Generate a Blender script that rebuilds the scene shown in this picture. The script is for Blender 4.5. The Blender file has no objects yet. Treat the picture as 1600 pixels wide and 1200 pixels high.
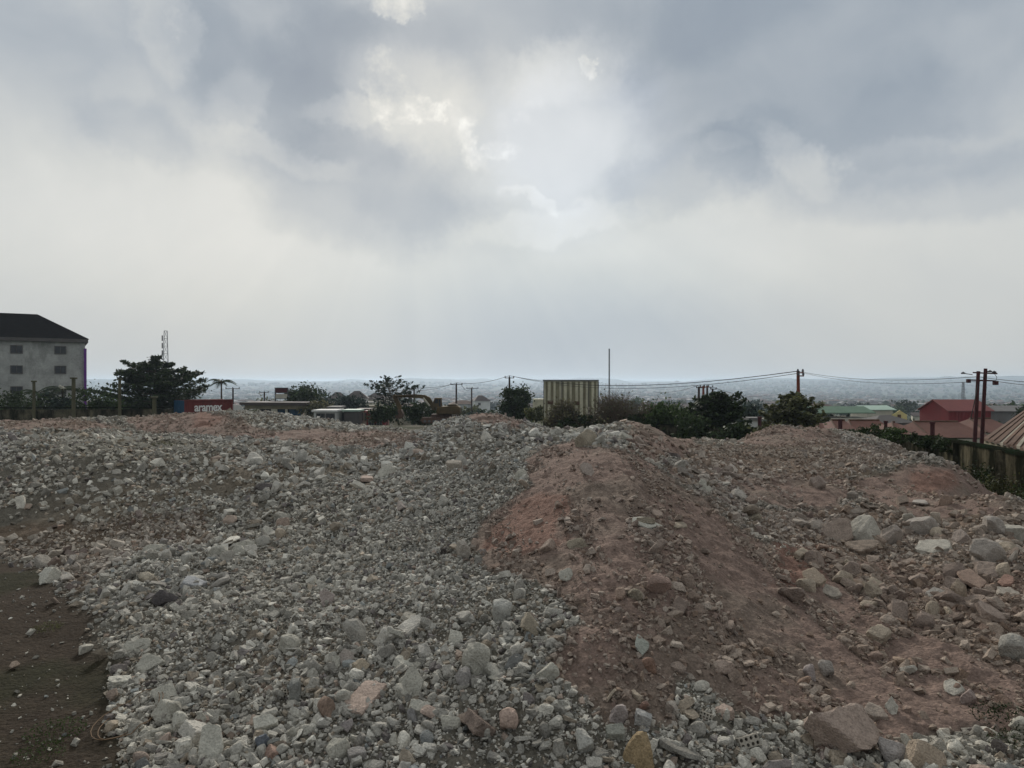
import bpy, bmesh, math, random
import numpy as np
from mathutils import Vector, Matrix, Euler
R = math.radians
PI = math.pi
random.seed(7)
rng = np.random.default_rng(11)
S = bpy.context.scene
COL = S.collection
CAMZ, FPX, HZ = 2.0, 1150.0, 597.0        # eye height, focal length in photo pixels, photo row of the true horizon

def P(px, d):
    return ((px - 800.0) / FPX * d, d)
def ZA(py, d):
    return CAMZ - (py - HZ) / FPX * d
def s01(x, a, b):
    t = np.clip((x - a) / (b - a), 0, 1)
    return t * t * (3 - 2 * t)

# ------------------------------------------------------------------ noise
_perm = np.random.default_rng(3).permutation(4096)
_val = np.random.default_rng(4).random(4096)
def _h(ix, iy):
    return _val[_perm[(ix + _perm[iy & 4095]) & 4095]]
def vnoise(x, y):
    ix = np.floor(x).astype(np.int64); iy = np.floor(y).astype(np.int64)
    fx = x - ix; fy = y - iy
    fx = fx * fx * fx * (fx * (fx * 6 - 15) + 10); fy = fy * fy * fy * (fy * (fy * 6 - 15) + 10)
    a = _h(ix, iy); b = _h(ix + 1, iy); c = _h(ix, iy + 1); d = _h(ix + 1, iy + 1)
    return a + (b - a) * fx + (c - a) * fy + (a - b - c + d) * fx * fy
def fbm(x, y, o=4, g=0.5):
    s = 0; a = 1; t = 0
    for k in range(o):
        s = s + a * vnoise(x * 2 ** k + 17.3 * k, y * 2 ** k + 9.1 * k); t += a; a *= g
    return s / t - 0.5
def ridge(x, y, o=3):
    s = 0; a = 1; t = 0
    for k in range(o):
        s = s + a * (1 - np.abs(2 * vnoise(x * 2 ** k + 31.7 * k, y * 2 ** k + 5.3 * k) - 1)); t += a; a *= .5
    return s / t

# ------------------------------------------------------------------ ground heights
_c = {
 -160: [(875,0),(830,9.6),(760,10.8),(700,12.2),(675,14),(665,18),(655,24),(None,34,-.8)],
 0:    [(1200,0),(1000,0),(885,0),(835,9.6),(760,10.8),(700,12.2),(675,14),(665,18),(654,24),(None,34,-.8)],
 100:  [(1200,0),(1000,0),(890,0),(840,9.4),(755,10.9),(700,12.2),(678,14.2),(665,18),(653,25),(None,34,-.8)],
 200:  [(1170,0),(1050,5.0),(950,6.3),(870,8.2),(830,9.4),(750,11),(700,12.3),(680,14.5),(665,19),(652,26),(None,36,-.8)],
 285:  [(1200,0),(1050,4.9),(950,6.15),(870,8.0),(825,9.3),(755,10.8),(705,12.1),(685,14.2),(668,19),(655,26),(None,36,-.8)],
 345:  [(640,21,.0)],
 400:  [(1200,0),(1050,4.8),(950,6),(870,7.8),(820,9.2),(760,10.6),(710,12),(690,14),(665,19),(650,26),(None,36,-.9)],
 480:  [(655,25,.0)],
 600:  [(1200,3.75),(1050,4.6),(950,5.7),(870,7.2),(800,8.8),(740,10.5),(700,12.5),(680,15),(663,21),(None,28,-.4),(None,38,-1.3)],
 640:  [(673,20,.0)],
 685:  [(677,18,.0),],
 760:  [(1200,3.7),(1050,4.45),(950,5.3),(870,6.5),(800,7.9),(740,9.5),(700,11.2),(657,14),(636,16),(None,20,.7),(None,30,-1.0)],
 860:  [(1200,3.65),(1050,4.3),(950,5.1),(870,6),(800,7),(740,8.2),(705,9.4),(685,11),(670,14),(None,18,.45),(None,28,-1.4)],
 930:  [(664,14.5,.0)],
 1000: [(1200,3.7),(1120,4.0),(1050,4.35),(950,5.0),(870,5.8),(800,6.8),(740,8.0),(700,9.4),(673,11.5),(648,14.5),(None,17,.8),(None,23,-.5),(None,34,-1.8)],
 1080: [(1180,3.75),(1050,4.5),(950,5.2),(870,6.1),(800,7.4),(760,9),(720,11.5),(692,15),(681,18),(None,22,-.4),(None,32,-2)],
 1200: [(1200,3.8),(1120,4.2),(1050,4.75),(1000,5.2),(950,5.8),(900,6.6),(850,7.8),(800,9.3),(750,11.5),(710,15),(680,19),(662,23),(None,28,-.8),(None,36,-2.4)],
 1300: [(1200,0),(1100,4.5),(1000,5.5),(950,6.2),(900,7.2),(850,8.5),(800,10.2),(750,13),(710,17),(681,21),(664,23),(None,28,-1),(None,36,-2.6)],
 1400: [(1200,0),(1100,4.6),(1000,5.7),(900,7.5),(850,8.9),(800,10.6),(750,13.5),(710,18),(687,22),(None,26,-1),(None,34,-2.6)],
 1500: [(1200,0),(1000,5.7),(900,7.5),(850,8.8),(800,10.4),(770,11.8),(740,14),(722,16),(None,18.5,-1),(None,26,-2.4)],
 1600: [(1200,0),(1000,5.7),(900,7.4),(850,8.6),(810,9.8),(786,10.6),(768,11.4),(None,13,-1.2),(None,20,-2.1)],
 1760: [(1200,0),(900,7),(856,7.8),(None,9.6,-1.2),(None,16,-2)],
}
_pts = []
for px, rows in _c.items():
    for r in rows:
        if r[0] is None:
            d, z = r[1], r[2]
        elif len(r) == 3:
            d = r[1]; z = ZA(r[0], d)
        else:
            py, d = r
            if d == 0:
                d = 2.0 * FPX / (py - HZ); z = 0.0
            else:
                z = ZA(py, d)
        _pts.append((px, d, z))
for px in (-400, 0, 400, 800, 1200, 1600, 2000):
    for d in (1.2, 2.4):
        _pts.append((px, d, 0.0))
for px, z in ((-500, -.8), (2100, -2.4)):
    for d in (8, 16, 34):
        _pts.append((px, d, (0.4 if d == 8 and px < 0 else z)))
_pts = np.array(_pts)
def _uv(px, d):
    return np.stack([np.arctan((np.asarray(px) - 800) / FPX) * 5.2, np.log(d) * 3.2], -1)
_cu = _uv(_pts[:, 0], _pts[:, 1])
def _k(r2):
    return 0.5 * r2 * np.log(r2 + 1e-12)
_n = len(_cu)
_A = np.zeros((_n + 3, _n + 3))
_d2 = ((_cu[:, None] - _cu[None]) ** 2).sum(-1)
_A[:_n, :_n] = _k(_d2) + np.eye(_n) * 0.02
_A[:_n, _n] = 1; _A[:_n, _n + 1:] = _cu; _A[_n, :_n] = 1; _A[_n + 1:, :_n] = _cu.T
_w = np.linalg.solve(_A, np.concatenate([_pts[:, 2], np.zeros(3)]))
def _tps(u):
    out = np.empty(len(u))
    for i in range(0, len(u), 20000):
        q = u[i:i + 20000]
        d2 = ((q[:, None] - _cu[None]) ** 2).sum(-1)
        out[i:i + 20000] = _k(d2) @ _w[:_n] + _w[_n] + q @ _w[_n + 1:]
    return out
_OD = np.log(np.array([20, 34, 45, 60, 75, 90, 110, 140, 200, 300, 450, 700, 1200, 2000, 3000, 4200, 5400, 6600, 7800, 9500, 14000]))
_OZ = np.array([-.5, -1.0, -1.6, -2.0, -2.3, -3.6, -5.0, -7.5, -11.5, -15, -18, -25, -36, -48, -52, -44, -26, -8, 14, 20, -20.0])
def zout(X, Y):
    d = np.hypot(X, Y) + 1e-6
    az = np.arctan2(X, Y)
    z = np.interp(np.log(d), _OD, _OZ)
    z = z - 2.4 * s01(az, 0.05, 0.38) * s01(d, 22, 40) * (1 - s01(d, 120, 400))
    far = s01(d, 900, 5000)
    z = z + far * 46 * fbm(X / 1500 + 3, Y / 1500 + 8, 4) + s01(d, 120, 600) * 5 * fbm(X / 160, Y / 160, 3)
    z = z + s01(d, 5200, 8200) * 150 * fbm(X / 900 + 40, Y / 2600, 4)
    return z
def poly_in(px, py, poly):
    ins = np.zeros(px.shape, bool)
    j = len(poly) - 1
    for i in range(len(poly)):
        xi, yi = poly[i]; xj, yj = poly[j]
        c = ((yi > py) != (yj > py))
        with np.errstate(divide='ignore', invalid='ignore'):
            ins ^= c & (px < (xj - xi) * (py - yi) / (yj - yi + 1e-9) + xi)
        j = i
    return ins
# earth kinds on the site, outlined on the ground (column in the photo, distance follows from the bare slope)
SOIL = [(-400,875),(0,872),(60,885),(120,925),(150,975),(160,1040),(175,1100),(200,1160),(300,1215),(300,1500),(-400,1500)]
SOIL2 = [(-400,815),(60,822),(190,815),(330,800),(340,850),(210,860),(160,905),(120,925),(60,885),(0,872),(-400,875)]
REDS = [
 [(835,700),(812,740),(775,805),(738,850),(745,878),(805,893),(850,930),(880,965),(885,1045),(930,1115),(1000,1130),(1050,1140),(1040,1085),(1040,1040),(1090,1055),(1190,1120),(1250,1130),(1300,1180),(1420,1150),(1600,1130),(2000,1150),(2000,905),(1600,905),(1500,905),(1400,885),(1310,880),(1220,865),(1160,835),(1100,785),(1050,735),(985,705),(900,690)],
 [(985,655),(1035,650),(1075,672),(1095,695),(1060,720),(1010,715),(980,690)],
 [(200,652),(300,645),(360,648),(400,668),(480,690),(400,690),(300,680),(210,672)],
 [(395,672),(500,672),(640,676),(650,694),(560,702),(450,694)],
 [(1150,690),(1190,668),(1290,668),(1310,690),(1230,700)],
 [(1330,752),(1440,722),(1520,735),(1570,770),(1560,808),(1440,815),(1350,785)],
 [(1140,750),(1260,742),(1330,752),(1310,790),(1200,790)],
 [(0,655),(120,656),(210,668),(120,676),(0,674)],
 [(700,640),(790,640),(840,662),(800,668),(730,655)],
]
DEEP = [[(850,770),(900,775),(885,850),(790,870),(745,862),(790,815)],[(1200,850),(1290,850),(1310,880),(1280,915),(1220,910)],[(1430,735),(1490,735),(1500,760),(1420,770)],[(310,640),(350,650),(330,668),(300,668)]]
FIELD = [(1090,700),(1280,690),(1440,700),(1330,745),(1150,760),(1180,800),(1330,790),(1450,815),(1600,790),(1700,860),(1700,1010),(1600,1000),(1480,985),(1400,1010),(1330,960),(1290,900),(1215,850),(1110,790),(1060,735)]   # pale boulders on brown earth
FINES = [(250,990),(330,900),(420,860),(560,790),(700,745),(830,700),(770,810),(740,860),(850,950),(760,965),(600,1005),(420,1035)]   # gravelly middle of the grey slope
FOOT = [(170,1080),(420,1035),(600,1005),(760,965),(870,970),(930,1115),(1060,1145),(1300,1150),(1520,1160),(1520,1400),(180,1400)]   # coarse stones rolled to the foot
def proj(X, Y, Z):
    Ys = np.maximum(Y, 0.4)
    return 800 + FPX * X / Ys, HZ + (CAMZ - Z) / Ys * FPX
def site_base(X, Y):
    d = np.maximum(np.hypot(X, Y), 0.8)
    az = np.clip(np.arctan2(X, Y), -0.85, 0.85)
    px = 800 + FPX * np.tan(az)
    # control rows are depths along the view; turn the range into that depth
    dep = d * np.cos(az)
    u = np.stack([az * 5.2, np.log(np.maximum(dep, 0.8)) * 3.2], -1)
    return _tps(u)
_GA = np.radians(np.concatenate([np.linspace(-180, -52, 40, endpoint=False), np.linspace(-52, -38, 60, endpoint=False), np.linspace(-38, 38, 900, endpoint=False), np.linspace(38, 52, 60, endpoint=False), np.linspace(52, 180, 40, endpoint=False)]))
_GD = np.concatenate([np.linspace(0.5, 3.0, 30, endpoint=False), np.exp(np.linspace(np.log(3.0), np.log(30), 640, endpoint=False)), np.exp(np.linspace(np.log(30), np.log(14000), 190))])
def zones(X, Y, Zb):
    """masks (soil, soil2, red, deep, field) in 0..1 with ragged edges"""
    px, py = proj(X, Y, Zb)
    d = np.hypot(X, Y)
    k = FPX / d
    wx = (fbm(X * 1.6 + 5, Y * 1.6, 6, .62) * 1.0) * k * 0.6
    wy = (fbm(X * 1.6, Y * 1.6 + 70, 6, .62) * 1.0) * k * 0.25
    px = px + wx; py = py + wy
    ok = (Y > 0.4) & (d < 40)
    soil = poly_in(px, py, SOIL) & ok
    soil |= (d < 3.1) & (np.arctan2(X, Y) < -0.3)
    soil2 = poly_in(px, py, SOIL2) & ok
    red = np.zeros(X.shape, bool)
    for q in REDS: red |= poly_in(px, py, q)
    deep = np.zeros(X.shape, bool)
    for q in DEEP: deep |= poly_in(px, py, q)
    field = poly_in(px, py, FIELD)
    return [m.astype(np.float64) * ok for m in (soil, soil2, red, deep, field, poly_in(px, py, FINES), poly_in(px, py, FOOT))]
HAZE = 1.5e-4
EXPO = 0.04
# ------------------------------------------------------------------ mesh helpers
def np_mesh(name, V, F, mat, parent=None, col=None, smooth=False):
    """one mesh object from numpy vertices and faces of one size"""
    me = bpy.data.meshes.new(name)
    V = np.asarray(V, np.float32); F = np.asarray(F, np.int32)
    me.vertices.add(len(V)); me.vertices.foreach_set("co", V.ravel())
    k = F.shape[1]
    me.loops.add(F.size); me.loops.foreach_set("vertex_index", F.ravel())
    me.polygons.add(len(F)); me.polygons.foreach_set("loop_start", np.arange(0, F.size, k, dtype=np.int32))
    me.polygons.foreach_set("use_smooth", np.full(len(F), smooth))
    if col is not None:
        a = me.color_attributes.new("tint", 'FLOAT_COLOR', 'POINT')
        c = np.ones((len(V), 4), np.float32); c[:, :3] = col
        a.data.foreach_set("color", c.ravel())
    me.update(calc_edges=True); me.validate()
    me.materials.append(mat)
    o = bpy.data.objects.new(name, me); COL.objects.link(o)
    if parent: o.parent = parent
    return o
def tag(o, label=None, cat=None, group=None, kind=None):
    if label: o["label"] = label
    if cat: o["category"] = cat
    if group: o["group"] = group
    if kind: o["kind"] = kind
    return o
def empty(name, loc, rz=0.0, label=None, cat=None, group=None):
    o = bpy.data.objects.new(name, None); COL.objects.link(o)
    o.location = loc; o.rotation_euler = (0, 0, rz); o.empty_display_size = .3
    return tag(o, label, cat, group)
def kids(o): return [c for c in COL.objects if c.parent == o]
def copy_tree(o, parent=None):
    c = o.copy(); COL.objects.link(c); c.parent = parent
    for ch in list(o.children): copy_tree(ch, c)
    return c
class MB:
    def __init__(s): s.v = []; s.f = []
    def add(s, V, F):
        b = len(s.v); s.v += [tuple(p) for p in V]; s.f += [tuple(i + b for i in f) for f in F]
    def box(s, c, size, rz=0.0, rx=0.0, ry=0.0):
        x, y, z = size[0] / 2, size[1] / 2, size[2] / 2
        M = Matrix.Translation(c) @ Euler((rx, ry, rz)).to_matrix().to_4x4()
        V = [M @ Vector(p) for p in [(-x,-y,-z),(x,-y,-z),(x,y,-z),(-x,y,-z),(-x,-y,z),(x,-y,z),(x,y,z),(-x,y,z)]]
        s.add(V, [(0,3,2,1),(4,5,6,7),(0,1,5,4),(1,2,6,5),(2,3,7,6),(3,0,4,7)])
    def tube(s, pts, rad, n=8, cap=True):
        pts = [Vector(p) for p in pts]
        if not hasattr(rad, '__len__'): rad = [rad] * len(pts)
        rings = []; 
        for i, p in enumerate(pts):
            a = pts[max(i - 1, 0)]; b = pts[min(i + 1, len(pts) - 1)]
            t = (b - a).normalized() if (b - a).length > 1e-9 else Vector((0, 0, 1))
            up = Vector((0, 0, 1)) if abs(t.z) < .9 else Vector((1, 0, 0))
            u = t.cross(up).normalized(); w = u.cross(t)
            rings.append([p + (u * math.cos(2 * PI * k / n) + w * math.sin(2 * PI * k / n)) * rad[i] for k in range(n)])
        V = [q for r in rings for q in r]; F = []
        for i in range(len(pts) - 1):
            for k in range(n):
                F.append((i * n + k, i * n + (k + 1) % n, (i + 1) * n + (k + 1) % n, (i + 1) * n + k))
        if cap:
            F.append(tuple(reversed(range(n)))); F.append(tuple((len(pts) - 1) * n + k for k in range(n)))
        s.add(V, F)
    def prism(s, outline, y0, y1):
        """outline in the xz plane, pushed from y0 to y1"""
        n = len(outline)
        V = [(x, y0, z) for x, z in outline] + [(x, y1, z) for x, z in outline]
        F = [tuple(range(n)), tuple(reversed(range(n, 2 * n)))]
        F += [(i, i + n, (i + 1) % n + n, (i + 1) % n) for i in range(n)]
        s.add(V, F)
    def build(s, name, mat, parent=None, bevel=0.0, smooth=False):
        me = bpy.data.meshes.new(name); me.from_pydata([tuple(p) for p in s.v], [], s.f); me.update()
        bm = bmesh.new(); bm.from_mesh(me); bmesh.ops.recalc_face_normals(bm, faces=bm.faces)
        if bevel > 0: bmesh.ops.bevel(bm, geom=list(bm.edges), offset=bevel, segments=1, affect='EDGES', clamp_overlap=True)
        bm.to_mesh(me); bm.free()
        me.polygons.foreach_set("use_smooth", [smooth] * len(me.polygons))
        me.materials.append(mat)
        o = bpy.data.objects.new(name, me); COL.objects.link(o)
        if parent: o.parent = parent
        return o
# ------------------------------------------------------------------ materials
def new_mat(name):
    m = bpy.data.materials.new(name); m.use_nodes = True
    nt = m.node_tree; b = nt.nodes["Principled BSDF"]
    b.inputs["Specular IOR Level"].default_value = 0.25
    return m, nt, b
def nd(nt, t, **kw):
    n = nt.nodes.new(t)
    for k, v in kw.items():
        if k.startswith("i_"):
            n.inputs[k[2:].replace("_", " ")].default_value = v
        else: setattr(n, k, v)
    return n
def mixc(nt, a, b, fac, mode='MIX'):
    m = nt.nodes.new("ShaderNodeMix"); m.data_type = 'RGBA'; m.blend_type = mode
    for sock, v in ((m.inputs[6], a), (m.inputs[7], b), (m.inputs[0], fac)):
        if hasattr(v, "links"): nt.links.new(v, sock)
        elif isinstance(v, (int, float)): sock.default_value = v
        else: sock.default_value = (*v[:3], 1)
    return m.outputs[2]
def ramp(nt, src, stops):
    r = nt.nodes.new("ShaderNodeValToRGB"); e = r.color_ramp.elements
    while len(e) < len(stops): e.new(0.5)
    for x, (p, c) in zip(e, stops):
        x.position = p; x.color = (*c[:3], 1) if hasattr(c, "__len__") else (c, c, c, 1)
    nt.links.new(src, r.inputs[0]); return r.outputs[0]
def mat_simple(name, col, rough=.85, var=.25, scale=2.0, dirt=None, dirt_amt=.5, bump=.15, metal=0.0, spec=.25, lo=.48):
    """a weathered surface: two scales of noise in the colour, a stain colour in patches, a light bump"""
    m, nt, b = new_mat(name)
    tc = nd(nt, "ShaderNodeTexCoord")
    n1 = nd(nt, "ShaderNodeTexNoise", i_Scale=scale, i_Detail=6.0, i_Roughness=.65); nt.links.new(tc.outputs["Object"], n1.inputs["Vector"])
    n2 = nd(nt, "ShaderNodeTexNoise", i_Scale=scale * 9, i_Detail=4.0); nt.links.new(tc.outputs["Object"], n2.inputs["Vector"])
    f = ramp(nt, n1.outputs["Fac"], [(.3, 1 - var), (.7, 1 + var * .4)])
    c = mixc(nt, col, f, 1.0, 'MULTIPLY')
    f2 = ramp(nt, n2.outputs["Fac"], [(.3, 1 - var * .5), (.7, 1.0)])
    c = mixc(nt, c, f2, 1.0, 'MULTIPLY')
    if dirt:
        n3 = nd(nt, "ShaderNodeTexNoise", i_Scale=scale * .6, i_Detail=8.0, i_Roughness=.75)
        mp = nd(nt, "ShaderNodeMapping"); mp.inputs["Scale"].default_value = (1, 1, .35); mp.inputs["Location"].default_value = (4, 7, 2)
        nt.links.new(tc.outputs["Object"], mp.inputs[0]); nt.links.new(mp.outputs[0], n3.inputs["Vector"])
        k = ramp(nt, n3.outputs["Fac"], [(lo, 0.0), (lo + .18, dirt_amt)])
        c = mixc(nt, c, dirt, k)
    nt.links.new(c, b.inputs["Base Color"])
    b.inputs["Roughness"].default_value = rough; b.inputs["Metallic"].default_value = metal; b.inputs["Specular IOR Level"].default_value = spec
    if bump:
        bp = nd(nt, "ShaderNodeBump", i_Strength=bump, i_Distance=.02); nt.links.new(n2.outputs["Fac"], bp.inputs["Height"]); nt.links.new(bp.outputs[0], b.inputs["Normal"])
    return m
def mat_stone(name, col=None, bump=.85):
    """broken concrete: pitted, speckled; takes its colour from the stone's own tint when col is None"""
    m, nt, b = new_mat(name)
    if col is None:
        a = nd(nt, "ShaderNodeAttribute", attribute_name="tint"); src = a.outputs["Color"]
    else: src = col
    tc = nd(nt, "ShaderNodeTexCoord"); g = nd(nt, "ShaderNodeNewGeometry")
    pos = g.outputs["Position"]
    n1 = nd(nt, "ShaderNodeTexNoise", i_Scale=14.0, i_Detail=7.0, i_Roughness=.7); nt.links.new(pos, n1.inputs["Vector"])
    n2 = nd(nt, "ShaderNodeTexNoise", i_Scale=90.0, i_Detail=3.0); nt.links.new(pos, n2.inputs["Vector"])
    v = nd(nt, "ShaderNodeTexVoronoi", i_Scale=70.0); nt.links.new(pos, v.inputs["Vector"])
    c = mixc(nt, src, ramp(nt, n1.outputs["Fac"], [(.3, .68), (.7, 1.14)]), 1.0, 'MULTIPLY')
    c = mixc(nt, c, ramp(nt, n2.outputs["Fac"], [(.32, .72), (.6, 1.06)]), 1.0, 'MULTIPLY')
    c = mixc(nt, c, ramp(nt, v.outputs["Distance"], [(.05, .62), (.22, 1.0)]), .6, 'MULTIPLY')
    nt.links.new(c, b.inputs["Base Color"]); b.inputs["Roughness"].default_value = .95; b.inputs["Specular IOR Level"].default_value = .12
    ad = nd(nt, "ShaderNodeMath", operation='MULTIPLY_ADD'); nt.links.new(n1.outputs["Fac"], ad.inputs[0]); ad.inputs[1].default_value = 2.2; nt.links.new(n2.outputs["Fac"], ad.inputs[2])
    bp = nd(nt, "ShaderNodeBump", i_Strength=bump, i_Distance=.012); nt.links.new(ad.outputs[0], bp.inputs["Height"]); nt.links.new(bp.outputs[0], b.inputs["Normal"])
    return m
def mat_ground():
    m, nt, b = new_mat("earth_and_rubble_fines")
    a = nd(nt, "ShaderNodeAttribute", attribute_name="tint"); g = nd(nt, "ShaderNodeNewGeometry"); pos = g.outputs["Position"]
    n1 = nd(nt, "ShaderNodeTexNoise", i_Scale=5.0, i_Detail=9.0, i_Roughness=.72); nt.links.new(pos, n1.inputs["Vector"])
    n2 = nd(nt, "ShaderNodeTexNoise", i_Scale=60.0, i_Detail=4.0, i_Roughness=.7); nt.links.new(pos, n2.inputs["Vector"])
    v = nd(nt, "ShaderNodeTexVoronoi", i_Scale=38.0, i_Randomness=1.0); nt.links.new(pos, v.inputs["Vector"])
    c = mixc(nt, a.outputs["Color"], ramp(nt, n1.outputs["Fac"], [(.28, .62), (.5, .95), (.74, 1.25)]), 1.0, 'MULTIPLY')
    c = mixc(nt, c, ramp(nt, n2.outputs["Fac"], [(.3, .6), (.65, 1.15)]), .85, 'MULTIPLY')
    vb = nd(nt, "ShaderNodeSeparateColor"); nt.links.new(v.outputs["Color"], vb.inputs[0])
    c = mixc(nt, c, ramp(nt, vb.outputs[0], [(0.0, .7), (1.0, 1.3)]), .55, 'MULTIPLY')
    nt.links.new(c, b.inputs["Base Color"]); b.inputs["Roughness"].default_value = .97; b.inputs["Specular IOR Level"].default_value = .08
    h = nd(nt, "ShaderNodeMath", operation='MULTIPLY_ADD'); nt.links.new(v.outputs["Distance"], h.inputs[0]); h.inputs[1].default_value = -1.0; nt.links.new(n2.outputs["Fac"], h.inputs[2])
    h2 = nd(nt, "ShaderNodeMath", operation='MULTIPLY_ADD'); nt.links.new(n1.outputs["Fac"], h2.inputs[0]); h2.inputs[1].default_value = 3.0; nt.links.new(h.outputs[0], h2.inputs[2])
    bp = nd(nt, "ShaderNodeBump", i_Strength=.8, i_Distance=.018); nt.links.new(h2.outputs[0], bp.inputs["Height"]); nt.links.new(bp.outputs[0], b.inputs["Normal"])
    return m
M_GROUND = mat_ground()
M_RUBBLE = mat_stone("broken_concrete_tinted")

# ------------------------------------------------------------------ the ground: one sheet out to the far hills
AZ, DD = np.meshgrid(_GA, _GD)
GX = DD * np.sin(AZ); GY = DD * np.cos(AZ)
_site = DD < 46
Zb = zout(GX, GY)
_sb = np.zeros(DD.shape); _sb[_site] = site_base(GX[_site], GY[_site])
_bl = s01(DD, 27, 40)
_sb -= .13 * s01(DD, 7.5, 13)                  # the loose stones on top make up this height
_side = s01(np.abs(AZ), 0.9, 1.5)
_sb = _sb * (1 - _side) + 0.05 * _side
Zb = np.where(_site, _sb * (1 - _bl) + Zb * _bl, Zb)
def box2(a, n):
    for ax in (0, 1):
        p = np.pad(a, [(n, n) if i == ax else (0, 0) for i in (0, 1)], mode='edge')
        c = np.cumsum(p, axis=ax); c = np.insert(c, 0, 0, axis=ax)
        a = (np.take(c, range(2 * n + 1, c.shape[ax]), ax) - np.take(c, range(0, c.shape[ax] - 2 * n - 1), ax)) / (2 * n + 1)
    return a
ZONE = {}
for k, m in zip(("soil", "soil2", "red", "deep", "field", "fines", "foot"), zones(GX, GY, Zb)): ZONE[k] = box2(m, 8 if k == 'soil' else 2)
_soil = np.clip(ZONE["soil"] + .4 * ZONE["soil2"], 0, 1); _red = ZONE["red"]
_in = (DD < 34) * (DD > .8)
_rough = np.clip(1 - .92 * _soil - .45 * _red, 0.08, 1) * _in
_far = np.clip(DD / 7, .6, 1.7)
Zd = Zb + _rough * (.10 * fbm(GX * .9, GY * .9, 3) * _far + .085 * fbm(GX * 3.1 + 9, GY * 3.1, 3) * _far + .045 * (ridge(GX * 8, GY * 8, 2) - .6) + .02 * fbm(GX * 26, GY * 26, 2))
Zd += _in * _red * (.075 * (ridge(GX * 3.2 + GY * .35, GY * .55, 3) - .6) + .05 * fbm(GX * 5, GY * 5, 3))
Zd += _in * (_soil > .3) * .02 * fbm(GX * 6, GY * 6, 3)
Zd += (DD >= 34) * (DD < 400) * .5 * fbm(GX / 5, GY / 5, 3) * s01(DD, 34, 60)
def lookup(A, X, Y):
    d = np.hypot(X, Y); az = np.arctan2(X, Y)
    i = np.interp(d, _GD, np.arange(len(_GD))); j = np.interp(az, _GA, np.arange(len(_GA)))
    i0 = np.clip(i.astype(int), 0, len(_GD) - 2); j0 = np.clip(j.astype(int), 0, len(_GA) - 2); fi = i - i0; fj = j - j0
    return A[i0, j0] * (1 - fi) * (1 - fj) + A[i0 + 1, j0] * fi * (1 - fj) + A[i0, j0 + 1] * (1 - fi) * fj + A[i0 + 1, j0 + 1] * fi * fj
def GZ(x, y):
    return float(lookup(Zd, np.array([x], float), np.array([y], float))[0])
def lerp3(c, k, w): return c * (1 - w[..., None]) + np.array(k) * w[..., None]
tint = np.broadcast_to(np.array((.155, .141, .115)), DD.shape + (3,)).copy()  # grey fines coloured darker, painting crevice shade into gaps between stones
tint = lerp3(tint, (.20, .165, .125), s01(fbm(GX * .5 + 30, GY * .5, 3), 0.0, .28) * .8)
tint = lerp3(tint, (.20, .145, .11), ZONE["field"] * .85)
tint = lerp3(tint, (.225, .162, .134), np.clip(_red, 0, 1))
tint = lerp3(tint, (.21, .168, .135), np.clip(_red, 0, 1) * s01(fbm(GX * 1.1 + 60, GY * 1.1, 4), 0.02, .25) * .75)
tint = lerp3(tint, (.225, .135, .105), np.clip(ZONE["deep"], 0, 1) * .9)
tint = lerp3(tint, (.15, .115, .085), ZONE["soil2"])
tint = lerp3(tint, (.052, .039, .028), ZONE["soil"])
tint = lerp3(tint, (.026, .029, .013), ZONE["soil"] * s01(fbm(GX * .8, GY * .8 + 50, 4), .0, .2) * .7)
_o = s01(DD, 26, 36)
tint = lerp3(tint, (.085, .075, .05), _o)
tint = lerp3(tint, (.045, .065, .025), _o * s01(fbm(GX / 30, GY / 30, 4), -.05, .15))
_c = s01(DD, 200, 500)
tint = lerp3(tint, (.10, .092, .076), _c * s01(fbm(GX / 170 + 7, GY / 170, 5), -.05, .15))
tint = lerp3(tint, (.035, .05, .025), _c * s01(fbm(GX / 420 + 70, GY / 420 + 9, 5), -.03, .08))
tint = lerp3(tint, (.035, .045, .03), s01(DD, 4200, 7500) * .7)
nR, nA = DD.shape
V = np.concatenate([np.stack([GX, GY, Zd], -1).reshape(-1, 3), [[0, 0, Zd[0].mean()]]])
idx = np.arange(nR * nA).reshape(nR, nA)
nx = np.roll(idx, -1, axis=1)
F = np.stack([idx[:-1], idx[1:], nx[1:], nx[:-1]], -1).reshape(-1, 4)
F = F[:, ::-1]
_tc = np.concatenate([tint.reshape(-1, 3), [tint[0, 0]]])
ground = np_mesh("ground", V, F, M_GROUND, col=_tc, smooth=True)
tag(ground, "earth and rubble ground falling away to a wide hazy valley and hills", "ground", kind="structure")
# the small round hole under the eye is closed by a fan
fan = [(0, 0, 0)] + [(math.sin(a) * .52, math.cos(a) * .52, .0) for a in np.linspace(0, 2 * PI, 24, endpoint=False)]

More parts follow.
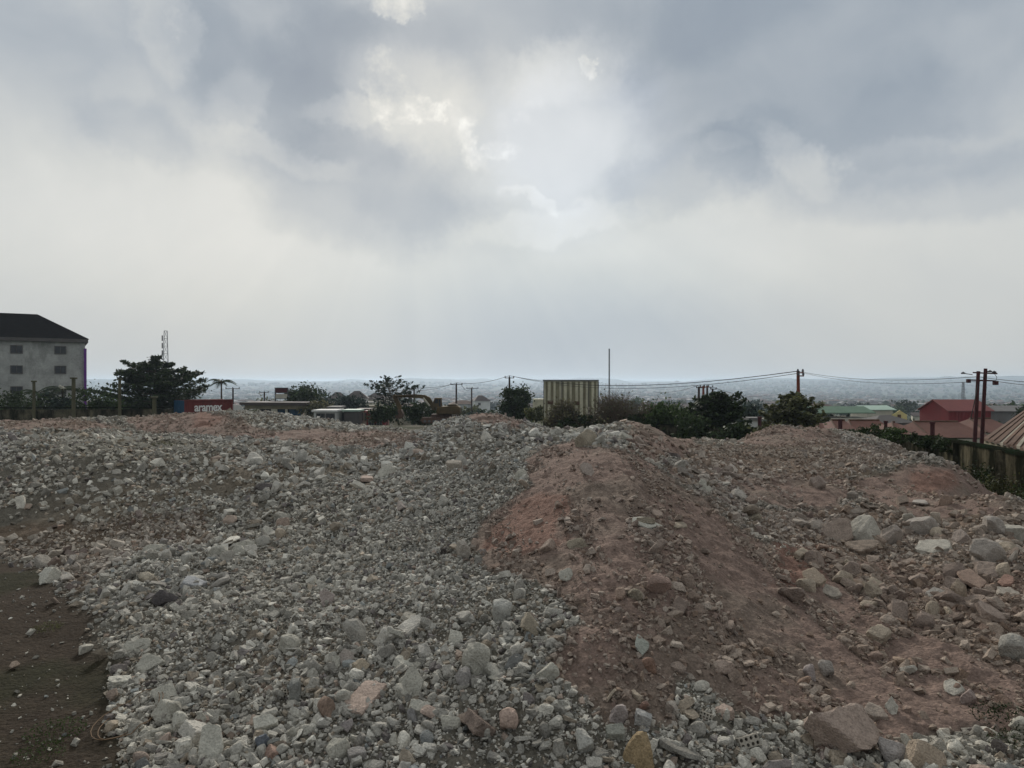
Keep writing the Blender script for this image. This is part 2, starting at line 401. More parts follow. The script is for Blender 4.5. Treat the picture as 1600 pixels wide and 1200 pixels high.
# ------------------------------------------------------------------ stones
def ico(sub):
    bm = bmesh.new(); bmesh.ops.create_icosphere(bm, subdivisions=sub, radius=1.0)
    v = np.array([p.co[:] for p in bm.verts]); f = np.array([[q.index for q in t.verts] for t in bm.faces]); bm.free(); return v, f
ICO = {k: ico(k) for k in (1, 2, 3, 4)}
def stone_planes(r, kind):
    if kind == 'block':
        n = [np.array(a, float) for a in ((1,0,0),(-1,0,0),(0,1,0),(0,-1,0),(0,0,1),(0,0,-1))]
        n = [a + r.normal(0, .07, 3) for a in n]; dd = [r.uniform(.82, 1) * s for s in (1, 1, .72, .72, .42, .42)]
        for _ in range(r.integers(1, 4)):
            n.append(r.normal(0, 1, 3) * (1, 1, .5)); dd.append(r.uniform(.62, .95))
    elif kind == 'slab':
        n = [np.array(a, float) + r.normal(0, .05, 3) for a in ((0,0,1),(0,0,-1))]; dd = [.22, .22]
        k = r.integers(4, 7); a0 = r.uniform(0, 6)
        for i in range(k):
            a = a0 + 2 * PI * i / k + r.normal(0, .22); n.append(np.array((math.cos(a), math.sin(a), r.normal(0, .2)))); dd.append(r.uniform(.6, 1))
    else:
        n = [r.normal(0, 1, 3) for _ in range(r.integers(7, 11))]; dd = list(r.uniform(.5, 1.0, len(n)))
    n = np.array([a / np.linalg.norm(a) for a in n]); return n, np.array(dd)
def stone_shape(seed, kind, sub, rough=.05):
    r = np.random.default_rng(seed); n, dd = stone_planes(r, kind); v, f = ICO[sub]
    c = v @ n.T
    rr = np.where(c > 1e-3, dd / np.maximum(c, 1e-3), 9.0)
    rad = np.minimum(rr.min(1), 1.25)
    q = v * rad[:, None]
    o = r.uniform(0, 50, 3)
    if sub >= 2:
        nz = fbm(q[:, 0] * 2.2 + q[:, 2] * 1.3 + o[0], q[:, 1] * 2.2 - q[:, 2] * 1.1 + o[1], 4)
        q = q * (1 + (rough * 2.4) * nz)[:, None]
    return q, f
KINDS = ['lump'] * 10 + ['block'] * 8 + ['slab'] * 4
def chip_shape(seed, kind, extra):
    """a sharp edged chip: the hull of a few corners"""
    r = np.random.default_rng(seed)
    if kind == 'block': p = np.array([(x, y, z) for x in (-.8, .8) for y in (-.7, .7) for z in (-.55, .55)]) + r.normal(0, .17, (8, 3))
    elif kind == 'slab':
        k = r.integers(4, 7); a = np.linspace(0, 2 * PI, k, endpoint=False) + r.normal(0, .25, k); q = r.uniform(.65, 1.05, k)
        p = np.concatenate([np.stack([np.cos(a) * q, np.sin(a) * q, np.full(k, z) + r.normal(0, .06, k)], -1) for z in (-.26, .26)])
    else:
        p = r.normal(0, 1, (8 + extra, 3)); p /= np.linalg.norm(p, axis=1)[:, None]; p *= r.uniform(.72, 1.05, (len(p), 1))
    if extra and kind != 'lump':
        e = r.normal(0, 1, (extra // 2, 3)); e /= np.abs(e).max(axis=1)[:, None]; p = np.concatenate([p, e * np.abs(p).max(axis=0) * .92])
    bm = bmesh.new(); [bm.verts.new(q) for q in p]; bmesh.ops.convex_hull(bm, input=bm.verts)
    for v in [v for v in bm.verts if not v.link_faces]: bm.verts.remove(v)
    bmesh.ops.triangulate(bm, faces=bm.faces); bm.verts.index_update()
    bmesh.ops.recalc_face_normals(bm, faces=bm.faces)
    v = np.array([q.co[:] for q in bm.verts]); f = np.array([[q.index for q in t.verts] for t in bm.faces]); bm.free(); return v, f
PROTO = {1: [chip_shape(300 + i, k, 0) for i, k in enumerate(KINDS)], 2: [chip_shape(400 + i, k, 6) for i, k in enumerate(KINDS)], 3: [stone_shape(100 + i, k, 3, .07) for i, k in enumerate(KINDS)]}
def rotmats(e):
    cx, sx, cy, sy, cz, sz = np.cos(e[:, 0]), np.sin(e[:, 0]), np.cos(e[:, 1]), np.sin(e[:, 1]), np.cos(e[:, 2]), np.sin(e[:, 2])
    return np.stack([np.stack([cz * cy, cz * sy * sx - sz * cx, cz * sy * cx + sz * sx], -1), np.stack([sz * cy, sz * sy * sx + cz * cx, sz * sy * cx - cz * sx], -1), np.stack([-sy, cy * sx, cy * cx], -1)], 1)
TINTS = np.array([(.49,.475,.43),(.56,.545,.495),(.41,.395,.36),(.67,.655,.60),(.38,.33,.27),(.40,.325,.275),(.22,.20,.195),(.33,.35,.35)])
TW = np.array([.29,.22,.22,.06,.10,.04,.05,.02])
st = dict(x=[], y=[], r=[])
def scatter(rmin, rmax, dmin, dmax, cover, cl, zw, thr):
    """stones of one size class at an even cover per square metre of ground, thinned by the kind of earth"""
    A = .5 * (dmax ** 2 - dmin ** 2) * 1.44
    rm = (rmin + rmax) * .45
    n = int(cover / .62 * A / (PI * rm * rm * .7))
    d = np.sqrt(rng.uniform(dmin ** 2, dmax ** 2, n)); az = rng.uniform(-.72, .72, n)
    x = d * np.sin(az); y = d * np.cos(az)
    w = np.ones(n)
    for k, val in zw.items():
        zv = np.clip(lookup(ZONE[k], x, y), 0, 1); w = w * (1 - zv) + val * zv
    cn = fbm(x * cl + 13 * rmax, y * cl + 3, 3)
    w = w * np.clip(.5 + cn * thr, .05, 1.6)
    zr = np.clip(lookup(ZONE['red'], x, y) - lookup(ZONE['field'], x, y), 0, 1)      # on the red earth stones lie in streaks down the slope
    w = w * (1 - zr + zr * np.clip(.35 + 4.0 * fbm(x * 2.4 + y * .3, y * .5 + 9, 3), .05, 2.2))
    keep = rng.random(n) < w * .62
    zb = lookup(Zb, x, y)
    keep &= (zb > -1.3)
    x, y = x[keep], y[keep]; u = rng.random(len(x))
    r = rmin * (rmax / rmin) ** (u ** 2.0)
    st['x'].append(x); st['y'].append(y); st['r'].append(r)
Zw = lambda soil, soil2, field, red, deep, fines=1, foot=1: dict(soil=soil, soil2=soil2, red=red, deep=deep, field=field, fines=fines, foot=foot)
scatter(.10, .19, 3.9, 13, .05, .5, Zw(.0, .3, 2.0, .16, .05, .05, 1.3), 3)
scatter(.05, .115, 3.4, 14, .42, .7, Zw(.01, .8, 1.15, .24, .08, .15, 1.9), 3)
scatter(.05, .10, 14, 27, .30, .7, Zw(.02, .6, 1.3, .3, .08), 3)
scatter(.026, .055, 3.0, 26, 1.15, .9, Zw(.01, .9, 1.0, .6, .15, .8, 1.6), 1.6)
scatter(.014, .03, 2.8, 11.5, 1.25, 1.3, Zw(.02, .8, .9, .8, .25, 1.5, 1.5), 1.2)
scatter(.007, .015, 2.8, 8.5, .7, 1.5, Zw(.04, .5, .8, .55, .4, 1.5, 1.3), 1.2)
SX, SY, SR = (np.concatenate(st[k]) for k in 'xyr')
SD = np.hypot(SX, SY)
SPX = SR / SD * FPX                                  # size in photo pixels, to choose how finely a stone is cut
n = len(SX)
SZ = lookup(Zd, SX, SY) + SR * rng.uniform(-.05, .55, n)
SE = np.stack([rng.normal(0, .45, n), rng.normal(0, .45, n), rng.uniform(0, 2 * PI, n)], -1)
_wild = rng.random(n) < .35
SE[_wild, :2] = rng.uniform(-PI, PI, (int(_wild.sum()), 2))
SS = np.stack([rng.uniform(.85, 1.15, n), rng.uniform(.62, 1.0, n), rng.uniform(.5, .95, n)], -1) * SR[:, None]
SK = rng.integers(0, len(KINDS), n)
SC = TINTS[rng.choice(len(TINTS), n, p=TW)] * rng.uniform(.5, 1.22, (n, 1))
_zr = np.clip(lookup(ZONE["red"], SX, SY) + .35 * lookup(ZONE["field"], SX, SY) + .5 * lookup(ZONE["soil2"], SX, SY), 0, 1)
_zr = np.clip(_zr + .42 * s01(np.arctan2(SX, SY), .1, .28) * (SD > 5.5), 0, 1)
SC = SC * (1 - .62 * _zr[:, None]) + np.array((.27, .185, .145)) * .62 * _zr[:, None]
SC = SC * (1 + .3 * fbm(SX * .6, SY * .6, 3))[:, None]
_wm = np.clip(.45 + 1.6 * fbm(SX * .3 + 8, SY * .3, 3), 0, 1)[:, None]       # dustier, browner patches of the tip
SC = SC * (1 - _wm) + SC * np.array((1.02, .975, .90)) * _wm
_pxs = 800 + FPX * SX / np.maximum(SY, .5)
# the largest stones in view become things of their own; the rest is one mass nobody could count
_ok = (np.abs(_pxs - 800) < 800) & (SZ > lookup(Zb, SX, SY) - .1) & (SD > 3.95)
_score = np.where(_ok, SPX, 0)
N_OWN = 225
own = np.argsort(-_score)[:N_OWN]
loose = np.ones(n, bool); loose[own] = False
def grow(sel, sub):
    out_v, out_f, out_c, base = [], [], [], 0
    Rm = rotmats(SE)
    for k in range(len(KINDS)):
        i = np.nonzero(sel & (SK == k))[0]
        if not len(i): continue
        pv, pf = PROTO[sub][k]
        v = np.einsum('nij,nvj->nvi', Rm[i], pv[None] * SS[i][:, None, :]) + np.stack([SX[i], SY[i], SZ[i]], -1)[:, None]
        nv = len(pv)
        out_v.append(v.reshape(-1, 3)); out_c.append(np.repeat(SC[i], nv, 0))
        out_f.append((pf[None] + (np.arange(len(i)) * nv)[:, None, None]).reshape(-1, 3) + base); base += len(i) * nv
    return out_v, out_f, out_c, base
RV, RF, RC, base = [], [], [], 0
for sel, sub in ((loose & (SPX < 4.5), 1), (loose & (SPX >= 4.5) & (SPX < 10), 2), (loose & (SPX >= 10), 3)):
    v, f, c, b = grow(sel, sub)
    RV += v; RC += c; RF += [q + base for q in f]; base += b
print("stones", n, "verts", base)
rubble = np_mesh("rubble", np.concatenate(RV), np.concatenate(RF), M_RUBBLE, col=np.concatenate(RC))
tag(rubble, "loose broken concrete rubble and gravel heaped over the whole site", "rubble", kind="stuff")
RV = RF = RC = None

# ---- stones of their own
_ms = {}
def stone_mat(c):
    k = tuple(round(x, 2) for x in c)
    if k not in _ms: _ms[k] = mat_stone("stone_%d_%d_%d" % tuple(int(x * 100) for x in k), k)
    return _ms[k]
_sm = {}
def stone_obj(name, loc, scale, rot, seed, kind, col, sub=3, rough=.10):
    key = (seed, kind, sub)
    q, f = stone_shape(seed, kind, sub, rough)
    o = np_mesh(name, q * np.array(scale), f, stone_mat(col), smooth=False)
    o.location = loc; o.rotation_euler = rot
    return o
def ray_ground(px, py):
    """where the sight line through a photo pixel meets the ground"""
    d = np.exp(np.linspace(math.log(2.6), math.log(60), 1500))
    x = (px - 800) / FPX * d; z = CAMZ - (py - HZ) / FPX * d
    hit = np.nonzero(lookup(Zd, x, d) > z)[0]
    i = hit[0] if len(hit) else len(d) - 1
    return x[i], d[i], z[i]
_names = [("grey",(.36,.34,.295)),("pale grey",(.46,.435,.38)),("tan",(.38,.32,.25)),("pinkish",(.38,.30,.25)),("dark grey",(.24,.235,.225)),("reddish brown",(.31,.205,.155))]
for i in own:
    c = SC[i]; lum = c.mean(); rb = c[0] / c[2]
    if rb > 1.75: cn = 5
    elif rb > 1.5: cn = 3
    elif rb > 1.34: cn = 2
    elif lum < .27: cn = 4
    elif lum > .40: cn = 1
    else: cn = 0
    kn = {'lump': 'lump', 'block': 'block', 'slab': 'slab'}[KINDS[SK[i]]]
    px = _pxs[i]; py = HZ + (CAMZ - SZ[i]) / SY[i] * FPX
    zr, zf = (float(lookup(ZONE[k], SX[i:i+1], SY[i:i+1])[0]) for k in ("red", "field"))
    place = "among the pale boulders on the brown right side" if zf > .5 else "on the red earth slope" if zr > .5 else "on the grey rubble at the near foot of the heap" if py > 1000 else "on the grey rubble slope of the middle heap" if py > 840 else "on the upper grey rubble slopes"
    base_c = np.array(_names[cn][1]) * (round(lum / np.mean(_names[cn][1]) * 5) / 5)
    sub = 4 if SPX[i] > 26 else 3
    o = stone_obj({"lump":"concrete_lump","block":"broken_block","slab":"flat_fragment"}[kn], (SX[i], SY[i], SZ[i]), SS[i], SE[i], 5000 + int(i), KINDS[SK[i]], base_c, sub)
    lb = f"{_names[cn][0]} broken concrete {kn} {place}"
    tag(o, lb, "concrete " + kn, lb.replace(" broken concrete " + kn, " concrete " + kn + "s"))
# placed one by one: column, row, width and height in photo pixels, colour, kind, label
PALE, GREY, DARK, TAN, PINK, OCH = (.54,.515,.45), (.43,.405,.35), (.31,.295,.265), (.41,.345,.265), (.45,.345,.28), (.36,.27,.16)
STONES = [
 (632,1040,38,25,PALE,'block',.2,"small pale block with a clean flat face near the front of the heap"),
 (644,1072,48,50,GREY,'slab',.9,"round topped grey slab leaning behind a broken pale block"),
 (654,1112,36,32,PALE,'block',.5,"pale broken block tilted up just below the round topped grey slab"),
 (748,1035,46,42,GREY,'lump',.3,"large grey wedge of concrete right of the pale block near the front"),
 (722,1062,34,28,DARK,'lump',.3,"darker grey lump propped against the large grey wedge"),
 (855,1056,34,26,GREY,'lump',.2,"smooth rounded grey lump at the edge of the red earth"),
 (792,1132,32,30,PINK,'lump',.2,"peach coloured lump alone among grey stones at the front"),
 (1004,1178,54,56,OCH,'lump',.2,"big ochre lump at the bottom edge of the heap"),
 (1318,1152,104,74,(.42,.34,.295),'lump',.2,"largest boulder, pale pink with a brown stain, at the front right"),
 (1390,1176,50,42,(.37,.355,.34),'lump',.2,"grey boulder right beside the largest pale pink boulder"),
 (1446,1186,66,44,TAN,'lump',.2,"tan grey boulder second to the right of the largest boulder"),
 (414,1134,38,44,PALE,'block',.7,"two toned pale grey block standing on end near the bottom"),
 (327,1168,38,56,PALE,'slab',1.1,"bright upright slab at the bottom left foot of the heap"),
 (250,1118,30,40,GREY,'slab',.9,"grey slab standing on edge at the left foot of the heap"),
 (212,1014,42,22,GREY,'slab',.4,"long grey slab at the left edge, upper of two"),
 (228,1038,42,26,GREY,'slab',.5,"long grey slab at the left edge, lower of two"),
 (184,1069,38,15,PALE,'block',.1,"flat pale block jutting out over the dark soil"),
 (251,1088,42,30,GREY,'slab',.5,"pitted grey slab above the upright grey slab at the left foot"),
 (272,1110,26,30,GREY,'lump',.2,"squat grey lump by the pitted slab at the left foot"),
 (275,1132,28,24,PALE,'lump',.2,"pale grey lump just above the dark soil at the bottom left"),
 (252,1148,30,26,GREY,'lump',.2,"grey lump lowest on the left foot of the heap"),
 (298,914,38,24,(.46,.46,.455),'block',.3,"bluish pale block with a grooved face on the left slope"),
 (226,906,24,14,(.45,.40,.32),'lump',.1,"cream lump lying near the dark soil"),
 (70,904,38,22,PALE,'lump',.1,"lone pale lump lying out on the dark soil"),
 (710,727,26,20,(.43,.38,.32),'block',.3,"pale squarish block high on the grey slope"),
 (1012,822,38,20,PALE,'slab',.35,"pale grey slab resting flat across the red earth"),
 (917,733,22,24,(.36,.30,.26),'slab',.8,"brown grey triangular slab near the red crest"),
 (724,864,22,28,(.42,.38,.33),'lump',.3,"cream lump on the boundary of grey rubble and red earth"),
 (626,793,18,16,(.46,.40,.36),'lump',.2,"pinkish white lump in the middle of the grey slope"),
 (1466,856,58,24,PALE,'slab',.2,"long pale slab with a flat top among the right hand boulders"),
 (1312,832,48,36,(.40,.33,.28),'lump',.2,"tan boulder at the left end of the boulder field"),
 (1352,834,44,42,PALE,'lump',.3,"pale wedge boulder beside the tan boulder on the right"),
 (1350,858,52,30,(.33,.27,.22),'lump',.2,"brown boulder half buried under the pale wedge boulder"),
 (1392,838,36,30,(.40,.36,.31),'lump',.2,"grey tan boulder right of the pale wedge boulder"),
 (1378,848,24,18,(.43,.36,.29),'lump',.2,"small sandy lump wedged between two boulders"),
 (1440,826,44,30,(.43,.41,.37),'lump',.2,"pale boulder behind the long flat topped slab"),
 (1282,756,26,26,(.37,.31,.27),'lump',.2,"upright brown grey boulder on the upper right ground"),
 (1482,782,22,20,(.33,.24,.19),'lump',.2,"brown lump on the red patch near the boundary wall"),
 (1438,786,24,9,(.47,.44,.40),'slab',.05,"thin pale slab lying flat on the red patch"),
 (1545,868,56,34,(.40,.37,.33),'lump',.25,"large grey boulder with a dark underside at the right"),
 (1582,836,46,28,PALE,'block',.2,"pale block at the right edge of the boulder field"),
 (1554,826,40,26,(.42,.40,.36),'lump',.2,"pale boulder just left of the right edge block"),
 (1508,842,32,24,(.41,.36,.31),'lump',.2,"cream grey boulder above the large dark bottomed boulder"),
 (1520,905,40,40,(.35,.26,.21),'slab',.3,"flat brown slab bedded in the earth below the boulder field"),
 (1420,812,26,18,PALE,'lump',.2,"pale lump at the top of the boulder field"),
 (1274,904,42,26,TAN,'slab',.4,"tan slab at the foot of the red ridge"),
 (1302,927,32,20,(.38,.36,.30),'slab',.3,"greenish grey slab below the tan slab on the red earth"),
 (1470,934,44,22,(.44,.42,.38),'slab',.3,"pale pointed slab on the brown flat at the right"),
 (1500,932,36,40,TAN,'lump',.2,"tan boulder touching the pale pointed slab"),
 (1588,1020,44,36,(.39,.395,.355),'lump',.2,"greenish grey boulder alone at the right edge"),
 (1580,926,38,18,(.42,.39,.34),'slab',.15,"flat cream slab at the right edge above the bare earth"),
 (1560,948,34,24,(.38,.33,.28),'lump',.2,"tan lump under the flat cream slab at the right edge"),
 (1492,1076,30,18,PALE,'slab',.3,"pale slab on the bare brown flat at the lower right"),
 (1514,1092,24,22,(.40,.33,.30),'lump',.2,"pinkish lump beside the pale slab on the brown flat"),
 (1420,1048,26,14,PALE,'lump',.2,"small pale lump in the middle of the brown flat"),
 (1370,1118,52,22,(.40,.34,.29),'slab',.35,"sloping tan slab above the grey boulder at the front right"),
 (1395,1104,22,28,PALE,'slab',.9,"narrow pale slab standing on edge on the brown flat"),
 (1294,1048,28,26,(.34,.32,.30),'lump',.2,"grey lump at the foot of the red ridge"),
 (1268,1056,22,20,(.41,.37,.36),'lump',.2,"pinkish grey lump touching a grey lump below the red ridge"),
 (784,960,36,28,(.44,.43,.39),'lump',.3,"pale grey wedge on the slope below the red edge"),
 (510,936,30,30,(.41,.35,.32),'lump',.4,"pinkish grey boulder standing out on the left slope"),
 (445,1010,36,22,GREY,'lump',.2,"flattish grey lump in the middle of the left slope"),
 (710,1000,20,30,PALE,'slab',1.0,"narrow pale slab with a hole mark standing upright"),
 (662,1018,24,24,(.43,.41,.37),'lump',.2,"cracked pale lump beside the narrow upright slab"),
 (640,968,24,20,(.42,.39,.33),'lump',.2,"rounded cream lump split by a crack"),
 (540,1030,24,24,(.41,.36,.32),'lump',.2,"peach grey lump above the darker stones of the front"),
 (563,1046,26,16,(.39,.33,.25),'lump',.2,"yellowish lump with a worn top near the front"),
 (512,1112,34,28,(.30,.22,.17),'lump',.2,"rusty brown lump among grey stones at the front"),
 (424,1180,28,22,(.36,.25,.2),'lump',.2,"terracotta coloured lump at the bottom edge"),
 (408,1165,22,22,(.20,.22,.25),'lump',.2,"dark bluish stone at the bottom edge"),
 (528,1172,36,32,GREY,'lump',.2,"layered grey lump in the bottom row"),
 (556,1180,30,34,DARK,'block',.3,"dark grey block in the bottom row"),
 (915,1165,38,36,(.41,.395,.36),'lump',.2,"cracked pale boulder left of the big ochre lump"),
 (965,1120,30,30,(.36,.31,.29),'lump',.3,"pinkish grey block where the red earth meets the front stones"),
 (1006,1130,28,30,(.40,.39,.37),'block',.4,"pale block standing behind the big ochre lump"),
 (962,1150,30,28,(.36,.36,.31),'block',.4,"greenish grey block left of the big ochre lump"),
 (1002,1012,22,24,(.37,.375,.33),'slab',.6,"greenish slab bedded in the red slope"),
 (1030,918,32,28,(.33,.245,.195),'lump',.3,"earth coated lump on the middle of the red slope"),
 (885,902,28,18,GREY,'slab',.4,"grey slab with a reddish end on the red slope"),
 (855,855,22,20,(.36,.285,.235),'lump',.2,"brown lump high on the red slope"),
]
for q, (px, py, w, h, c, kind, tilt, lb) in enumerate(STONES):
    x, y, z = ray_ground(px, py + h * .32)
    if px > 1180: c = tuple(a * .72 + k * .28 for a, k in zip(c, (.27, .195, .15)))
    s = w * y / FPX / (2.15 if px > 1180 else 2.0)
    hh = h * y / FPX / 1.7
    zs = hh if kind == 'lump' else hh * 1.1 if kind == 'block' else s * .9
    r = random.Random(q + 900)
    if kind == 'slab':
        ys = max(hh / max(math.sin(tilt + .3), .35) * .9, s * .45); sc = (s, ys, s * .8); rot = (tilt, r.uniform(-.25, .25), r.uniform(-.3, .3))
    elif kind == 'block':
        sc = (s, s * .9, min(hh, s) * 1.5); rot = (tilt * .7, r.uniform(-.25, .25), r.uniform(-.4, .4))
    else:
        sc = (s, s * .9, hh * 1.02); rot = (r.uniform(-.2, .2), r.uniform(-.2, .2), r.uniform(0, 6))
    o = stone_obj({"lump":"concrete_lump","block":"broken_block","slab":"flat_fragment"}[kind] if w < 45 or kind != 'lump' else "boulder", (x, y + s * .3, GZ(x, y + s * .3) + hh * .42), sc, rot, 7000 + q, kind, c, 4, .10)
    tag(o, lb, "boulder" if w >= 45 and kind == 'lump' else "concrete " + kind)
# ------------------------------------------------------------------ plants
def mat_leaf(name, col, var=.5):
    m, nt, b = new_mat(name)
    g = nd(nt, "ShaderNodeNewGeometry")
    n1 = nd(nt, "ShaderNodeTexNoise", i_Scale=.9, i_Detail=3.0); nt.links.new(g.outputs["Position"], n1.inputs["Vector"])
    c = mixc(nt, col, ramp(nt, n1.outputs["Fac"], [(.3, 1 - var), (.7, 1 + var)]), 1.0, 'MULTIPLY')
    r = ramp(nt, g.outputs["Random Per Island"], [(0, .55), (1, 1.45)])
    c = mixc(nt, c, r, 1.0, 'MULTIPLY')
    nt.links.new(c, b.inputs["Base Color"]); b.inputs["Roughness"].default_value = .7; b.inputs["Specular IOR Level"].default_value = .15
    tr = nd(nt, "ShaderNodeBsdfTranslucent"); nt.links.new(c, tr.inputs["Color"])
    ms = nd(nt, "ShaderNodeMixShader"); ms.inputs[0].default_value = .18
    nt.links.new(b.outputs[0], ms.inputs[1]); nt.links.new(tr.outputs[0], ms.inputs[2]); nt.links.new(ms.outputs[0], nt.nodes["Material Output"].inputs["Surface"])
    return m
ML = dict(dark=mat_leaf("leaf_dark", (.028, .042, .016)), mid=mat_leaf("leaf_mid", (.045, .07, .022)), olive=mat_leaf("leaf_olive", (.085, .09, .038)), dry=mat_leaf("leaf_dry", (.10, .095, .05)), blue=mat_leaf("leaf_bluish", (.03, .045, .035)))
M_BARK = mat_simple("bark", (.09, .07, .05), .95, .4, 6, bump=.4)
M_TWIG = mat_simple("dry_twigs", (.12, .09, .065), .95, .3, 6, bump=0)
def leaf_mesh(name, pts, size, mat, parent, r, flat=.5):
    pts = np.asarray(pts); n = len(pts)
    nrm = r.normal(0, 1, (n, 3)) * (flat, flat, 1); nrm /= np.linalg.norm(nrm, axis=1)[:, None]
    a = np.cross(nrm, r.normal(0, 1, (n, 3))); a /= np.linalg.norm(a, axis=1)[:, None]; b = np.cross(nrm, a)
    s = size * r.uniform(.6, 1.35, n)[:, None]
    v = np.stack([pts - a * s, pts - b * s * .5, pts + a * s, pts + b * s * .5], 1).reshape(-1, 3)
    return np_mesh(name, v, np.arange(4 * n).reshape(-1, 4), mat, parent)
def H_(px, d, top):
    x, y = P(px, d); return ZA(top, d) - GZ(x, y)
def tree_root(name, px, d, label, cat="tree", group=None, dz=0.0, rz=0.0):
    x, y = P(px, d); return empty(name, (x, y, GZ(x, y) - .05 + dz), rz, label, cat, group)
def tiered_tree(px, d, h, w, label, leaf='dark', seed=1, dens=1.0, trunk=.25, tiers=7, lean=(0, 0), rise=.28, top=1.0, name="tiered_tree"):
    """whorled branches in flat layers, sprays of leaves along each"""
    r = np.random.default_rng(seed); root = tree_root(name, px, d, label)
    t = MB(); hx, hy = lean
    t.tube([(0, 0, -.4), (hx * h * .3, hy * h * .3, h * .3), (hx * h * .65, hy * h * .65, h * .65), (hx * h, hy * h, h * .95)], [h * .022, h * .018, h * .012, h * .004], 8)
    L = []
    for k in range(tiers):
        f = trunk + (1 - trunk) * (k + .3) / tiers; z0 = h * f
        prof = (math.sin(PI * min(1, (f - trunk) / (1 - trunk) * .78 + .24)) ** .8) * (1 - .55 * max(0, (f - .72) / .28)) * top
        nb = int(r.integers(7, 10)); a0 = r.uniform(0, 6)
        for j in range(nb):
            a = a0 + 2 * PI * j / nb + r.normal(0, .2); ln = w / 2 * prof * r.uniform(.62, 1.12)
            p0 = np.array((hx * z0, hy * z0, z0 + r.normal(0, .28) * h * (1 - trunk) / tiers)); dirv = np.array((math.cos(a), math.sin(a), 0))
            p2 = p0 + dirv * ln + (0, 0, ln * rise * r.uniform(.5, 1.5)); p1 = p0 + dirv * ln * .5 + (0, 0, ln * rise * .35)
            t.tube([p0, p1, p2], [h * .008, h * .005, h * .002], 4, False)
            m = int(85 * dens * (ln / (w / 2) + .25))
            u = r.uniform(.22, 1.05, m) ** .8
            q = np.where(u[:, None] < .5, p0 + (p1 - p0) * (u[:, None] * 2), p1 + (p2 - p1) * (u[:, None] * 2 - 1))
            side = np.array((-dirv[1], dirv[0], 0)); sp = (.05 + .16 * np.sin(PI * np.clip(u, 0, 1))) * ln + .12
            L.append(q + side * (r.normal(0, 1, m) * sp)[:, None] + np.stack([np.zeros(m), np.zeros(m), r.normal(.05, .035 * h / 7 + .03, m)], -1))
    t.build("trunk", M_BARK, root)
    leaf_mesh("crown", np.concatenate(L), .19 * max(1, d / 70), ML[leaf], root, r, .35)
    return root
def bushy_tree(px, d, h, w, label, leaf='dark', seed=1, n=2600, clumps=34, base=.12, name="bushy_tree", cat="tree", group=None, leafsize=None, dz=0, parts=True):
    r = np.random.default_rng(seed); root = tree_root(name, px, d, label, cat, group, dz)
    c = r.normal(0, 1, (clumps, 3)); c /= np.linalg.norm(c, axis=1)[:, None]; c *= r.uniform(.25, .95, clumps)[:, None] ** .6
    c = c * (w / 2, w / 2, h * (1 - base) / 2) * .86 + (0, 0, h * (base + (1 - base) / 2))
    c[:, 2] = np.maximum(c[:, 2], h * base)
    k = r.integers(0, clumps, n); sc = r.uniform(.1, .24, clumps)[k] * min(w, h)
    p = c[k] + r.normal(0, .55, (n, 3)) * sc[:, None] * (1, 1, .8)
    p[:, 2] = np.maximum(p[:, 2], .05)
    t = MB(); t.tube([(0, 0, -.4), (w * .02, 0, h * .3), (-w * .02, 0, h * .6)], [h * .03, h * .02, h * .01], 7)
    for q in range(7):
        j = r.integers(0, clumps); t.tube([(0, 0, h * .25), tuple(c[j] * .6 + np.array((0, 0, h * .15))), tuple(c[j])], [h * .012, h * .008, h * .003], 4, False)
    t.build("trunk", M_BARK, root)
    leaf_mesh("crown", p, leafsize or .16 * max(1, d / 70), ML[leaf], root, r, 1.0)
    return root
def bare_bush(px, d, h, w, label, seed=1, n=240, leaves=500, leaf='dry', name="bare_shrub"):
    r = np.random.default_rng(seed); root = tree_root(name, px, d, label, "shrub")
    t = MB(); tips = []
    rad = .014 * d / 60
    for _ in range(n):
        a = r.uniform(0, 2 * PI); e = r.uniform(.25, 1.35); ln = r.uniform(.55, 1.0)
        p1 = np.array((math.cos(a) * math.cos(e) * w / 2, math.sin(a) * math.cos(e) * w / 2, math.sin(e) * h)) * ln
        p0 = p1 * r.uniform(.0, .35); mid = (p0 + p1) / 2 + r.normal(0, .06, 3) * w
        mid[2] = max(mid[2], .1)
        t.tube([p0, mid, p1], [rad * 1.6, rad, rad * .5], 3, False)
        for _k in range(2):
            q = mid + (p1 - mid) * r.uniform(.1, .8); t.tube([q, q + r.normal(0, .09, 3) * w + (0, 0, .05 * h)], [rad * .7, rad * .35], 3, False)
        tips.append(p1)
    t.build("twigs", M_TWIG, root)
    tips = np.array(tips); p = tips[r.integers(0, n, leaves)] * r.uniform(.55, 1, (leaves, 1)) + r.normal(0, .05, (leaves, 3)) * w
    p[:, 2] = np.maximum(p[:, 2], .05)
    leaf_mesh("foliage", p, .12 * max(1, d / 60), ML[leaf], root, r, 1.0)
    return root
